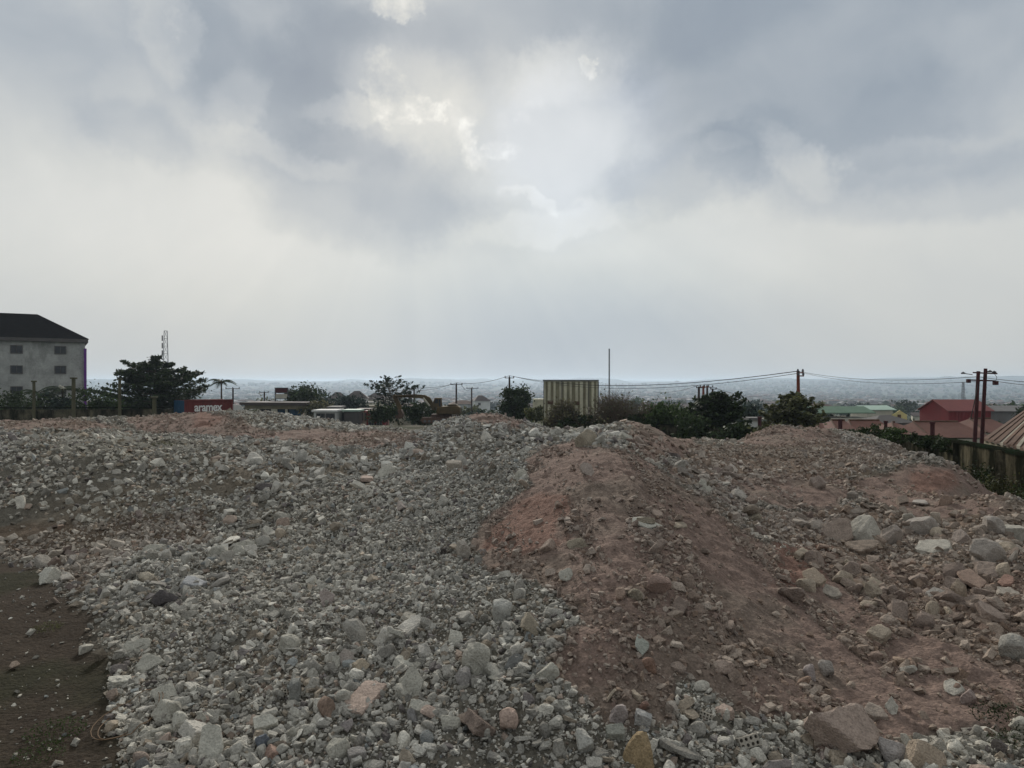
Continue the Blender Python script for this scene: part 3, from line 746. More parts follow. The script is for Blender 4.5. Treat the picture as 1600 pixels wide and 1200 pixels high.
def palm(px, d, h, span, label, seed=1, fronds=11, trunk_r=.16, group=None, lean=0.0):
    r = np.random.default_rng(seed); root = tree_root("palm_tree", px, d, label, "palm tree", group)
    t = MB(); t.tube([(0, 0, -.5), (lean * .4, 0, h * .5), (lean, 0, h)], [trunk_r * 1.3, trunk_r, trunk_r * .8], 8); t.build("trunk", M_BARK, root)
    for k in range(fronds):
        a = 2 * PI * k / fronds + r.normal(0, .2); up = r.uniform(.15, .95); ln = span / 2 * r.uniform(.8, 1.1)
        m = MB(); pts = []
        for s in np.linspace(0, 1, 7):
            pts.append(Vector((lean + math.cos(a) * ln * s, math.sin(a) * ln * s, h + ln * (up * s - (.45 + .55 * up) * s * s))))
        m.tube(pts, [.04, .04, .035, .03, .025, .02, .01], 4)
        sd = Vector((-math.sin(a), math.cos(a), 0))
        for i in range(26):
            s = .12 + .86 * i / 25; f = s * 6; b = pts[min(int(f), 5)].lerp(pts[min(int(f) + 1, 6)], f - int(f))
            lw = ln * .24 * math.sin(PI * (.12 + .8 * s)); fw = (pts[6] - pts[0]).normalized()
            for sg in (-1, 1):
                tip = b + sd * sg * lw + fw * lw * .5 + Vector((0, 0, -lw * .45)); q = fw * .055
                m.add([b - q, b + q, tip], [(0, 1, 2)])
        m.build("frond", ML['dark'], root)
    return root
# the left side, behind the fence
tiered_tree(243, 90, H_(243, 90, 555), 13.0, "large dark tree with flat layered branches left of the red container", 'dark', 5, 3.2, .12, 10, rise=.22)
for q, (px, d, h, w, lf, lb) in enumerate([
 (-12, 80, H_(-12, 80, 598), 6.5, 'dark', "dark bush at the left edge below the grey building"),
 (30, 76, H_(30, 76, 604), 5.2, 'dark', "dark bush behind the leftmost fence post"),
 (84, 84, H_(84, 84, 607), 4.6, 'blue', "low dark bush between the two fence posts before the grey building"),
 (140, 78, H_(140, 78, 604), 5.4, 'dark', "dark bush under the right corner of the grey building"),
 (172, 82, H_(172, 82, 607), 5.0, 'mid', "green bush left of the large layered tree")]):
    bushy_tree(px, d, h, w, lb, lf, 20 + q, 2300, 26, .05, "bush", "bush")
palm(98, 86, 5.6, 6.2, "palm with arching fronds in front of the grey building", 3, 12)
palm(60, 84, 5.0, 4.2, "shorter palm behind the leftmost fence post", 4, 10)
palm(346, 96, 6.6, 4.3, "small palm standing behind the red container", 6, 9, .12)
bushy_tree(392, 150, 6.2, 9, "round bush behind the palm and the container truck", 'olive', 31, 1500)
bushy_tree(432, 128, 6.6, 9.5, "olive bush under the billboard", 'olive', 32, 1700)
bushy_tree(474, 122, 8.6, 7.5, "dark tree right of the billboard", 'dark', 33, 2600)
bushy_tree(496, 112, 5.0, 5.4, "brownish bush at the end of the long open shed", 'dry', 34, 1400, 24)
bushy_tree(508, 180, 12.0, 12, "bluish green tree behind the white shop", 'blue', 36, 2000)
bushy_tree(549, 135, 7.8, 6.6, "dense dome shaped tree between the white shop and red canopy", 'blue', 35, 2600)
tiered_tree(626, 95, H_(626, 95, 591), 7.4, "tree with slanting feathery branches behind the excavator", 'blue', 41, .4, .34, 5, lean=(-.3, 0), rise=.42)
bushy_tree(604, 84, H_(604, 84, 630), 4.6, "dark bush left of the excavator bucket", 'dark', 42, 2000)
bushy_tree(655, 90, H_(655, 90, 628), 5.2, "dark bush filling the space under the excavator boom", 'dark', 43, 2000)
bushy_tree(808, 88, H_(808, 88, 599), 3.9, "dense upright dark tree beside the centre power pole", 'dark', 44, 4200, 40, .05)
bushy_tree(836, 80, H_(836, 80, 632), 2.6, "small pale green bush at the foot of the upright dark tree", 'olive', 45, 900, 20)
bare_bush(880, 62, H_(880, 62, 618), 4.0, "greyish half bare shrub in front of the ribbed shed", 51, 420, 2600, 'dry')
bare_bush(962, 60, H_(962, 60, 607), 6.4, "large brown bare shrub right of the ribbed shed", 52, 800, 1500, 'dry')
bare_bush(1012, 68, H_(1012, 68, 620), 3.6, "thin brown shrub right of the large bare shrub", 53, 380, 900, 'dry')
bushy_tree(1046, 58, H_(1046, 58, 619), 4.4, "bright green bush at the foot of the middle heap", 'mid', 54, 2600, 30, .05, "bush", "bush")
tiered_tree(1118, 58, H_(1118, 58, 613), 5.0, "dark layered tree standing at the back wall", 'dark', 55, 2.4, .2, 9, rise=.42)
bushy_tree(1100, 60, H_(1100, 60, 634), 4.0, "dark undergrowth bush left of the layered tree at the wall", 'dark', 56, 1900, 26, .03, "bush", "bush")
bushy_tree(1172, 90, H_(1172, 90, 626), 3.8, "bluish green tree between the two layered trees on the right", 'blue', 57, 1500)
tiered_tree(1240, 56, H_(1240, 56, 614), 4.6, "pale green layered tree under the brown power pole", 'olive', 58, 1.7, .22, 8, rise=.55)
bushy_tree(1384, 128, 5.5, 5.4, "dark round tree before the yellow gabled shed", 'blue', 59, 1700)
bushy_tree(1352, 128, 4.4, 3.6, "low green bush before the long green roofed warehouse", 'blue', 60, 1000, 20)
bushy_tree(1573, 92, 4.6, 5.6, "dark round bush left of the rusty shed roof", 'dark', 61, 2200)
bushy_tree(1597, 120, 9.2, 2.6, "narrow conifer like tree at the right edge", 'dark', 62, 1200, 30)
def wall_creeper(px, d, top, bot, w, lf, seed, lb):
    x, y = P(px, d); bushy_tree(px, d, ZA(top, d) - ZA(bot, d), w, lb, lf, seed, 2200, 30, .0, "wall_creeper", "creeper", dz=ZA(bot, d) - GZ(x, y), leafsize=.06)
wall_creeper(1366, 38.6, 661, 694, 2.9, 'dark', 63, "dark creeper clump growing highest over the boundary wall")
wall_creeper(1330, 41.6, 669, 690, 2.4, 'dark', 64, "lower dark creeper at the far corner of the boundary wall")
wall_creeper(1404, 35.6, 669, 696, 2.6, 'mid', 65, "green creeper spilling over the wall right of the highest clump")
wall_creeper(1446, 32.2, 675, 700, 2.2, 'dark', 66, "thin dark creeper on the wall by the middle reddish post")
wall_creeper(1486, 29.2, 682, 708, 1.9, 'dark', 67, "dark creeper on the wall left of the twin poles")
for q, (px, d, top, w, lf, lb) in enumerate([(1078, 53, 646, 3.4, 'dark', "dark bush against the back wall left of the layered tree"), (1150, 50, 650, 2.6, 'dark', "low dark bush right of the layered tree at the back wall"), (1205, 47, 652, 2.6, 'olive', "olive bush at the foot of the pale green layered tree"), (1290, 44.5, 660, 2.2, 'dark', "low dark bush where the back wall meets the right wall"), (905, 60, 648, 4.2, 'dark', "dark low growth between the two bare shrubs"), (1000, 58, 645, 4.0, 'dark', "dark low growth behind the crest right of the large bare shrub")]):
    bushy_tree(px, d, H_(px, d, top), w, lb, lf, 130 + q, 2200, 26, .03, "bush", "bush")
for q, (px, d, h, w, lf, lb) in enumerate([(1478, 28.5, 1.7, 2.6, 'dark', "dark weeds against the wall where the heap meets it"), (1528, 24.0, 1.6, 2.4, 'dark', "dark weeds below the wall under the twin poles"), (1575, 20.6, 1.5, 2.2, 'olive', "dry weeds low against the right wall"), (1622, 17.6, 1.4, 2.2, 'dark', "dark weeds at the right edge below the wall")]):
    bushy_tree(px, d, h, w, lb, lf, 80 + q, 2200, 26, .0, "weed_clump", "weeds", leafsize=.05)
# trees on the falling ground and the first slopes beyond
_tv = [bushy_tree(0, 200, 6.5, 8, "green tree on the falling ground beyond the site", lf, 200 + i, 520, 18, .1, "slope_tree", "tree", "trees on the falling ground beyond the site", .45) for i, lf in enumerate(('dark', 'blue', 'olive', 'mid'))]
_rt = np.random.default_rng(77); _k = 0; _tpos = []
def slope_tree(px, d, s=None):
    global _k
    o = _tv[_k] if _k < 4 else copy_tree(_tv[_k % 4]); _k += 1
    x, y = P(px, d); o.location = (x, y, GZ(x, y) - .2); o.rotation_euler.z = _rt.uniform(0, 6)
    s = s or _rt.uniform(.6, 1.15); o.scale = (s * _rt.uniform(.9, 1.3), s * _rt.uniform(.9, 1.3), s)
for px in np.linspace(655, 1290, 46): slope_tree(px + _rt.normal(0, 10), _rt.uniform(130, 260))
for px in np.linspace(330, 640, 16): slope_tree(px + _rt.normal(0, 12), _rt.uniform(190, 330))
for px in np.linspace(1150, 1700, 22): slope_tree(px + _rt.normal(0, 12), _rt.uniform(230, 420), _rt.uniform(.7, 1.4))
for px in (1545, 1556, 1567, 1580, 1592, 1612): slope_tree(px, _rt.uniform(200, 260), _rt.uniform(1.2, 1.7))
for _ in range(120):
    slope_tree(_rt.uniform(-150, 1750), _rt.uniform(380, 800), _rt.uniform(.9, 1.9))
# ------------------------------------------------------------------ buildings and other things round the site
M = {
 'plaster': mat_simple("weathered_grey_render", (.42, .42, .40), .92, .4, .5, (.13, .135, .12), .8),
 'white': mat_simple("white_paint", (.62, .62, .60), .8, .2, .5, (.35, .34, .31), .5),
 'cream': mat_simple("cream_render", (.52, .49, .40), .9, .2, .4, (.3, .27, .22), .5),
 'blackroof': mat_simple("black_shingles", (.010, .009, .0095), .95, .4, 1.5, spec=.03),
 'fascia': mat_simple("grey_fascia", (.10, .09, .085), .8, .2, 1),
 'glass': mat_simple("dark_window_glass", (.02, .024, .03), .25, .2, 1, bump=0, spec=.5),
 'dark': mat_simple("dark_interior", (.012, .012, .013), .9, .3, 1, bump=0),
 'purple': mat_simple("purple_cladding", (.13, .025, .22), .6, .2, 1),
 'concrete': mat_simple("mossy_concrete_post", (.11, .10, .06), .95, .4, 2, (.05, .052, .03), .8),
 'wall': mat_simple("stained_block_wall", (.15, .132, .09), .95, .6, 1.6, (.010, .0105, .007), .98, lo=.38, spec=0.0),
 'wallcap': mat_simple("wall_coping", (.016, .017, .012), 1.0, .4, 1.5, (.010, .025, .012), .8, spec=0.0),
 'redpaint': mat_simple("red_container_paint", (.17, .028, .026), .7, .35, .8, (.08, .025, .02), .7),
 'bluepaint': mat_simple("blue_container_paint", (.02, .085, .16), .6, .25, .8, (.02, .04, .07), .5),
 'barn': mat_simple("red_sheet_cladding", (.21, .024, .026), .7, .2, .3, (.10, .02, .02), .5),
 'barnroof': mat_simple("faded_red_roof_sheet", (.22, .066, .06), .7, .2, .3, (.2, .06, .05), .5),
 'brick': mat_simple("brick_red_roof_sheet", (.16, .075, .057), .85, .25, .5, (.17, .08, .06), .5),
 'rust': mat_simple("rusty_sheet", (.12, .065, .04), .9, .45, .8, (.06, .035, .025), .8),
 'zinc': mat_simple("pale_zinc_sheet", (.28, .25, .19), .7, .3, .6, (.2, .15, .09), .6),
 'green': mat_simple("faded_green_roof", (.10, .18, .12), .8, .25, .3, (.08, .12, .09), .5),
 'palegreen': mat_simple("pale_green_roof", (.38, .50, .42), .7, .15, .3),
 'yellow': mat_simple("pale_yellow_wall", (.60, .50, .22), .85, .15, .4),
 'ribs': mat_simple("stained_cream_sheet", (.66, .63, .47), .75, .25, .9, (.25, .2, .13), .6),
 'ribdark': mat_simple("dirty_olive_rib", (.26, .24, .15), .8, .4, 1.2, (.12, .09, .05), .7),
 'tan': mat_simple("tan_render", (.27, .235, .16), .95, .3, .6, (.13, .11, .07), .6),
 'greyroof': mat_simple("grey_sheet_roof", (.17, .165, .16), .8, .3, .3, (.1, .08, .07), .5),
 'brownroof': mat_simple("brown_long_span_roof", (.085, .065, .06), .8, .3, .3),
 'timber': mat_simple("weathered_dark_pole", (.055, .04, .035), .9, .35, 3),
 'redpole': mat_simple("reddish_brown_pole", (.07, .024, .026), .9, .35, 3),
 'rustpole': mat_simple("orange_brown_pole", (.19, .05, .03), .9, .35, 3),
 'steel': mat_simple("dull_steel", (.10, .10, .105), .6, .2, 3),
 'galv': mat_simple("galvanised_steel", (.20, .21, .22), .6, .2, 3),
 'wire': mat_simple("black_cable", (.02, .02, .02), .8, .1, 3, bump=0),
 'digger': mat_simple("dusty_yellow_paint", (.125, .085, .038), .9, .5, 1.2, (.06, .045, .027), .95, lo=.42),
 'diggerdark': mat_simple("dusty_brown_boom", (.085, .062, .028), .8, .4, 1.2, (.06, .045, .02), .8),
 'track': mat_simple("muddy_track_steel", (.12, .075, .055), .9, .4, 2, (.05, .035, .03), .8),
 'rubber': mat_simple("tyre_rubber", (.02, .02, .02), .9, .2, 3),
 'signred': mat_simple("dark_red_panel", (.07, .012, .015), .7, .2, 1),
}
def part(mb, name, mat, root, bevel=0.0): return mb.build(name, M[mat], root, bevel)
def face_yaw(a, b):
    """yaw that turns local x onto the ground line a -> b"""
    return math.atan2(b[1] - a[1], b[0] - a[0])
def hip_roof(mb, x0, x1, y0, y1, z, h, over=.5, ridge=None):
    x0 -= over; x1 += over; y0 -= over; y1 += over; k = (y1 - y0) / 2 if ridge is None else ridge
    V = [(x0,y0,z),(x1,y0,z),(x1,y1,z),(x0,y1,z),(x0+k,(y0+y1)/2,z+h),(x1-k,(y0+y1)/2,z+h)]
    mb.add(V, [(0,1,5,4),(2,3,4,5),(1,2,5),(3,0,4),(3,2,1,0)])
def gable_roof(mb, x0, x1, y0, y1, z, h, over=.4, t=.15):
    ym = (y0 + y1) / 2; s = h / (ym - y0)
    a, b = y0 - over, y1 + over; za = z - over * s
    V = []
    for x in (x0 - over, x1 + over): V += [(x,a,za),(x,ym,z+h),(x,b,za),(x,a,za+t),(x,ym,z+h+t),(x,b,za+t)]
    mb.add(V, [(0,1,4,3),(1,2,5,4),(6,9,10,7),(7,10,11,8),(3,4,10,9),(4,5,11,10),(0,6,7,1),(1,7,8,2),(0,3,9,6),(2,8,11,5)])
def windows(root, spots, w, h, y, mat='glass', frame='fascia', depth=.12):
    for x, z in spots:
        f = MB()
        for bx, bz, bw, bh in ((0, h/2+.05, w+.2, .1), (0, -h/2-.05, w+.2, .1), (-w/2-.05, 0, .1, h), (w/2+.05, 0, .1, h), (0, 0, .06, h)):
            f.box((x + bx, y - .03, z + bz), (bw, depth, bh))
        fo = f.build("window", M[frame], root); g = MB(); g.box((x, y + .02, z), (w - .01, .05, h - .01)); g.build("pane", M[mat], fo)
# --- grey three storey building with the black roof, left
Bq = P(133, 110); A = (Bq[0] - 30 * .85, Bq[1] - 30 * .527); yaw = face_yaw(A, Bq); Lw = math.hypot(Bq[0]-A[0], Bq[1]-A[1])
g = empty("apartment_building", (A[0], A[1], -5.2), yaw, "grey weathered building with a black hip roof and small windows at the left edge", "building")
b = MB(); b.box((Lw/2, 7.5, 6.6), (Lw, 15, 13.2)); part(b, "wall", 'plaster', g)
b = MB(); b.box((Lw/2, 7.5, 13.35), (Lw + .8, 16.0, .5)); part(b, "eaves", 'fascia', g)
b = MB(); hip_roof(b, 0, Lw, 0, 15, 13.62, 4.0, .5, 6.6); part(b, "roof", 'blackroof', g)
windows(g, [(Lw - x, z) for x in (3.15, 8.5, 13.9, 19.3) for z in (11.9, 9.0, 6.0)], 1.3, 1.0, -.0)
b = MB(); b.box((Lw + .02, -.1, 6.2), (.34, .5, 12.0)); part(b, "cladding_panel", 'purple', g)
# --- fence: posts and low wall
FA, FB = P(-150, 66), P(268, 68)
yaw = face_yaw(FA, FB); Lf = math.hypot(FB[0]-FA[0], FB[1]-FA[1])
w = empty("boundary_wall", (FA[0], FA[1], -2.6), yaw, "low stained wall with a dark top rail behind the left fence posts", "wall")
w["kind"] = "thing"
b = MB(); b.box((Lf/2, 0, 1.05), (Lf, .2, 2.1)); part(b, "wall_face", 'wall', w)
b = MB(); b.box((Lf/2, -.02, 2.27), (Lf, .12, .12)); part(b, "rail", 'wallcap', w)
b = MB()
for k in range(int(Lf / 1.4)): b.box((.7 + k * 1.4, 0, 2.15), (.06, .05, .2))
part(b, "rail_support", 'wallcap', w)
for px, top, rad, lb in ((53, 597, .17, "leftmost yellowish concrete post of the left fence"), (115, 592, .22, "stout concrete post with a wide head before the grey building"), (187, 594, .18, "yellowish concrete post left of the layered tree"), (241, 622, .24, "short concrete post under the layered tree")):
    x, y = P(px, 65); zt = ZA(top, 65); zb = -2.7; pr = empty("fence_post", (x, y, zb), 0, lb, "post", "concrete posts of the left fence")
    b = MB(); b.tube([(0,0,0),(0,0,(zt-zb)*.5),(0,0,zt-zb)], [rad*.8, rad*.75, rad*.7], 10); part(b, "shaft", 'concrete', pr)
    b = MB(); b.box((0,0,zt-zb+.06), (rad*2.0, rad*2.0, .14)); part(b, "post_cap", 'concrete', pr, .02)
# --- container truck
x, y = P(288, 84); t = empty("container_truck", (x, y, -3.9), R(48), "red box container lorry with white lettering and a white cab", "truck")
CL_, CW, CH, cz = 5.75, 2.44, 2.6, 1.25
b = MB(); b.box((CL_/2, CW/2, cz + CH/2), (CL_ - .1, CW - .1, CH - .08))
for k in range(19): b.box((.3 + k * .287, .035, cz + CH/2), (.13, .06, CH - .3))
part(b, "container_side", 'redpaint', t)
b = MB()
for zz in (cz + .07, cz + CH - .07): b.box((CL_/2, .0, zz), (CL_ + .04, .16, .14)); b.box((CL_/2, CW, zz), (CL_ + .04, .16, .14))
for xx in (.05, CL_ - .05): b.box((xx, .0, cz + CH/2), (.16, .16, CH - .26))
part(b, "corner_frame", 'redpaint', t)
b = MB(); b.box((-.06, CW/2, cz + CH/2), (.1, CW + .1, CH - .1)); dr = part(b, "rear_door", 'bluepaint', t)
b = MB()
for k in (.35, .9, 1.5, 2.1): b.tube([(-.15, k, cz + .15), (-.15, k, cz + CH - .15)], .03, 6)
b.build("locking_bar", M['bluepaint'], dr)
b = MB(); b.box((CL_/2 + .6, CW/2, 1.0), (CL_ + 1.6, 1.0, .3)); part(b, "chassis", 'steel', t)
cab = [(CL_ + .15, .75), (CL_ + 1.75, .75), (CL_ + 1.75, 1.9), (CL_ + 1.45, 2.75), (CL_ + 1.1, 3.15), (CL_ + .15, 3.2)]
b = MB(); b.prism(cab, .08, CW - .08); cb = part(b, "cab", 'white', t, .05)
b = MB(); b.box((CL_ + 1.05, .07, 2.15), (.62, .04, .62)); b.build("side_window", M['glass'], cb)
b = MB(); b.box((CL_ + 1.62, CW/2, 2.3), (.05, 1.8, .7), ry=-.34); b.build("windscreen", M['glass'], cb)
for xx in (1.0, 2.1, CL_ + .8):
    for yy in (.3, CW - .3):
        b = MB(); b.tube([(xx, yy - .14, .5), (xx, yy + .14, .5)], .5, 16); wh = part(b, "wheel", 'rubber', t)
        b = MB(); b.tube([(xx, yy - .16, .5), (xx, yy + .16, .5)], .24, 12); b.build("rim", M['steel'], wh)
fc = bpy.data.curves.new("lettering", 'FONT'); fc.body = "aramex"; fc.size = 1.38; fc.extrude = .012; fc.offset = .028; fc.space_character = .93
fo = bpy.data.objects.new("tmp", fc); COL.objects.link(fo); bpy.context.view_layer.update()
fm = bpy.data.meshes.new_from_object(fo.evaluated_get(bpy.context.evaluated_depsgraph_get())); bpy.data.objects.remove(fo)
_x = [v.co.x for v in fm.vertices]; sx = 3.35 / (max(_x) - min(_x))
for v in fm.vertices: v.co = Vector((1.15 + (v.co.x - min(_x)) * sx, -.03 - v.co.z * 1.0, cz + 1.28 + v.co.y))
fm.materials.clear(); fm.materials.append(mat_simple("white_lettering", (.72, .70, .68), .7, .05, 1, bump=0))
lo = bpy.data.objects.new("lettering", fm); COL.objects.link(lo); lo.parent = t
# --- long open shed
x, y = P(381, 112); t = empty("open_shed", (x, y, -5.4), R(-3), "long low dark roofed shed with pale pillars and open bays", "shed")
b = MB(); b.box((4.7, 3, 4.12), (10.2, 7.2, .42)); part(b, "roof", 'brownroof', t)
b = MB(); b.box((4.9, .0, 3.6), (9.4, .25, .6)); part(b, "lintel", 'tan', t)
b = MB(); b.box((4.9, 6, 1.9), (9.4, .2, 3.7)); part(b, "back_wall", 'dark', t)
for xx, wd in ((.35, .2), (2.2, .25), (4.7, .9), (6.6, .3), (9.5, .25)):
    b = MB(); b.box((xx, 0, 1.65), (wd, .25, 3.28)); part(b, "pillar", 'cream', t)
for xx in (3.4, 5.6, 7.3, 8.4):
    b = MB(); b.box((xx, .6, 2.0), (1.0, .1, 2.6)); part(b, "shutter", 'bluepaint' if xx > 5 else 'dark', t)
# --- billboard
x, y = P(440, 120); t = empty("billboard", (x, y, -5.8), R(4), "billboard with a dark red upper panel and white lower panel on two posts", "billboard")
for xx in (-.98, .98):
    b = MB(); b.tube([(xx, 0, 0), (xx, 0, 6.9)], .13, 8); part(b, "post", 'steel', t)
b = MB(); b.box((0, -.05, 6.45), (2.1, .12, .75)); part(b, "upper_panel", 'signred', t)
b = MB(); b.box((0, -.05, 5.5), (1.95, .12, .7)); part(b, "lower_panel", 'cream', t)
b = MB(); b.box((0, -.12, 6.86), (2.2, .2, .1)); b.box((0, -.12, 6.05), (2.2, .2, .09)); b.box((0, -.12, 5.12), (2.1, .2, .07)); part(b, "crossbeam", 'steel', t)
# --- small buildings left of the excavator
def house(name, px, d, wid, dep, hw, hr, label, wall='cream', roof='brownroof', kind='hip', yaw=0.0, wins=(), top=None, cat="house", winsize=(1.0, 1.0)):
    x, y = P(px, d); z = ZA(top, d) - hw - hr if top is not None else GZ(x, y)
    t = empty(name, (x, y, z), yaw, label, cat)
    b = MB(); b.box((0, dep/2, hw/2 - 2), (wid, dep, hw + 4))
    if kind == 'gable_front': b.prism([(-wid/2, hw), (wid/2, hw), (0, hw + hr)], 0, dep)
    if kind == 'gable_side':
        for s in (-1, 1): 
            b.add([(s*wid/2, 0, hw), (s*wid/2, dep, hw), (s*wid/2, dep/2, hw+hr)], [(0,1,2)])
    part(b, "wall", wall, t)
    b = MB()
    if kind == 'hip': hip_roof(b, -wid/2, wid/2, 0, dep, hw + .01, hr, .4, min(wid*.42, dep/2))
    elif kind == 'flat': b.box((0, dep/2, hw + .12), (wid + .5, dep + .5, .24))
    elif kind == 'gable_side': gable_roof(b, -wid/2, wid/2, 0, dep, hw + .03, hr)
    else:
        gable_roof(b, -dep/2, dep/2, -wid/2, wid/2, hw + .03, hr, .35)
        b.v = [(yy, xx + dep/2, zz) for xx, yy, zz in b.v]
    part(b, "roof", roof, t)
    if wins: windows(t, wins, winsize[0], winsize[1], -.02)
    return t
house("shop_building", 507, 100, 2.9, 4, 2.7, .3, "small white shop with arched dark openings on its left part", 'white', 'white', 'flat', 0, [(-.5, 1.9), (.8, 1.9)], 640, "shop")
house("shop_building", 522, 106, 1.5, 3, 4.4, .3, "taller white block right of the small white shop", 'white', 'greyroof', 'flat', 0, [(0, 3.4), (0, 1.9)], 634.5, "shop", (.8, .7))
house("shop_building", 536, 104, 2.6, 3, 2.2, .3, "white shop with a pale flat roof next to the taller white block", 'white', 'white', 'flat', 0, [(-.4, 1.6), (.7, 1.6)], 641, "shop")
house("kiosk", 549, 102, 2.0, 2.6, 2.4, .25, "pale blue roofed kiosk in front of the dome shaped tree", 'fascia', 'palegreen', 'flat', 0, (), 640, "kiosk")
house("kiosk", 568, 105, 1.7, 2.6, 2.6, .2, "cream kiosk with two openings beside the red canopy", 'cream', 'brownroof', 'flat', 0, [(-.35, 1.7), (.5, 1.7)], 639, "kiosk", (.45, .9))
house("canopy_stall", 587, 100, 2.5, 3, 2.6, .3, "red canopied stall left of the excavator", 'barn', 'barn', 'flat', 0, [(-.6, 1.0), (.5, 1.0)], 641, "stall", (.6, 1.3))
house("hillside_house", 527, 300, 8.5, 8, 4.2, 3.2, "house with a dark roof half hidden by trees on the slope", 'cream', 'brownroof', 'hip', .2, [(-2, 2.4), (1.5, 2.4)], 613)
house("hillside_house", 557, 260, 7.6, 7, 3.6, 2.6, "white house with a steep brown roof on the slope", 'white', 'brownroof', 'hip', .15, [(-1.6, 2), (1.6, 2)], 611)
house("hillside_house", 583, 290, 8.6, 8, 3.6, 2.6, "house with a low grey brown roof right of the steep roofed one", 'cream', 'brownroof', 'hip', -.2, [(-2, 2), (2, 2)], 614)
house("hillside_house", 568, 200, 4.4, 5, 4.4, .3, "flat roofed cream house below the steep brown roof", 'cream', 'greyroof', 'flat', .1, [(-1, 2.6), (1, 2.6)], 628)
house("hillside_house", 578, 165, 3.6, 4, 4.0, .3, "pale flat roofed block just above the red canopied stall", 'cream', 'tan', 'flat', 0, (), 633.5)
house("hillside_house", 608, 320, 8, 7, 3.6, 2.4, "grey roofed house behind the slanting tree", 'cream', 'greyroof', 'hip', 0, [(0, 2)], 616)
house("hillside_house", 754, 330, 7, 7, 3.4, 2.4, "pale house with a brown roof standing alone among bushes", 'white', 'brownroof', 'hip', .3, [(-1.5, 2)], 618)
# --- tall ribbed shed
x, y = P(850, 95); t = empty("ribbed_shed", (x, y, -4.8), R(-6), "tall stained cream shed clad in vertical ribbed sheets", "shed")
Hs = ZA(595, 95) + 4.8
b = MB(); b.box((3.45, 2.2, Hs/2), (6.9, 4.3, Hs - .02)); 
part(b, "cladding", 'ribs', t)
b = MB()
for k in range(10): b.box((.35 + k * .69, .04, Hs/2), (.26 + .1 * (k % 3), .12, Hs - .2))
for k in range(6): b.box((6.96, .4 + k * .7, Hs/2), (.14, .26, Hs - .2))
part(b, "rib", 'ribdark', t)
b = MB(); b.box((3.45, 2.2, Hs + .06), (7.2, 4.7, .14)); part(b, "roof", 'steel', t)
for xx in (-.02, 2.3, 5.75, 6.95):
    b = MB(); b.box((xx, -.13, Hs/2), (.09, .08, Hs - .05)); part(b, "joint_strip", 'fascia', t)
for xx, zz in ((.85, 4.2), (4.2, 4.1)):
    b = MB(); b.box((xx, -.1, zz), (.7, .1, .45)); part(b, "vent_panel", 'rust', t)
b = MB(); b.box((-.75, 1.5, 2.3), (1.4, 2.6, 4.6))
for k in range(4): b.box((-1.3 + k * .36, .18, 2.3), (.14, .1, 4.5))
part(b, "annex", 'ribs', t)
# --- excavator
x, y = P(672, 75); gz = -2.35; ex = empty("excavator", (x, y, gz), 0, "muddy yellow tracked excavator with its arm reaching left behind the heap", "excavator")
def E(px, py): return ((px - 672) / FPX * 75, (HZ - py) / FPX * 75 + CAMZ - gz)
for yy in (-.95, .95):
    ox, oz = E(683 if yy < 0 else 694, 656 if yy < 0 else 653)
    L2 = 1.35; b = MB(); out = [(L2, .28), (L2 + .24, .0), (L2, -.28), (-L2, -.28), (-L2 - .24, 0), (-L2, .28)]
    b.prism([(ox + u, oz + v) for u, v in out], yy - .25, yy + .25); tk = part(b, "track", 'track', ex, .03)
    for k in range(6):
        b = MB(); b.tube([(ox - 1.1 + k * .44, yy - .29, oz - .08), (ox - 1.1 + k * .44, yy + .29, oz - .08)], .13, 10); b.build("roller", M['steel'], tk)
    b = MB()
    for k in range(14):
        b.box((ox - 1.35 + k * .208, yy, oz + .3), (.07, .54, .06)); b.box((ox - 1.35 + k * .208, yy, oz - .3), (.07, .54, .06))
    b.build("grouser", M['track'], tk)
ox, oz = E(690, 650); b = MB(); b.box((ox, 0, oz), (1.9, 1.3, .4)); part(b, "undercarriage", 'track', ex)
b = MB(); p = [E(683, 646.5), E(720, 646.5), E(720, 636), E(714, 633.5), E(684, 635.5)]; b.prism(p, -1.15, 1.15); part(b, "body", 'digger', ex, .06)
b = MB(); p = [E(700, 634.5), E(717, 634.5), E(713, 631), E(701, 631.5)]; b.prism(p, -.8, .8); part(b, "engine_cover", 'digger', ex, .04)
b = MB(); p = [E(678, 636), E(691, 636), E(691, 621.5), E(681, 621.5), E(677.5, 630)]; b.prism(p, -1.1, -.15); cb = part(b, "cab", 'digger', ex, .04)
b = MB(); p = [E(680, 629.5), E(686, 629.5), E(686, 623.3), E(682, 623.3)]; b.prism(p, -1.14, -1.11); b.build("cab_window", M['glass'], cb)
b = MB(); p = [E(687.3, 634), E(690, 634), E(690, 623.3), E(687.3, 623.3)]; b.prism(p, -1.14, -1.11); b.build("cab_window", M['glass'], cb)
b = MB(); p = [E(682, 641), E(676, 641), E(666, 624.5), E(656, 622), E(640, 621.3), E(616, 621), E(616, 618), E(640, 617.4), E(652, 616.2), E(664, 617), E(672, 621), E(680, 634)]; b.prism(p, -.28, .22); part(b, "boom", 'diggerdark', ex, .03)
b = MB(); p = [E(613, 618.5), E(617, 616), E(621, 620), E(627, 634), E(627, 641), E(623, 641), E(617, 628)]; b.prism(p, -.24, .16); part(b, "stick", 'digger', ex, .03)
def bar(a, c, r_, nm, mat):
    b = MB(); a = E(*a); c = E(*c); b.tube([(a[0], -.36, a[1]), (c[0], -.36, c[1])], r_, 8); part(b, nm, mat, ex)
bar((672, 634), (662, 621.5), .09, "boom_cylinder", 'cream'); bar((650, 617), (618, 618.5), .08, "stick_cylinder", 'digger')
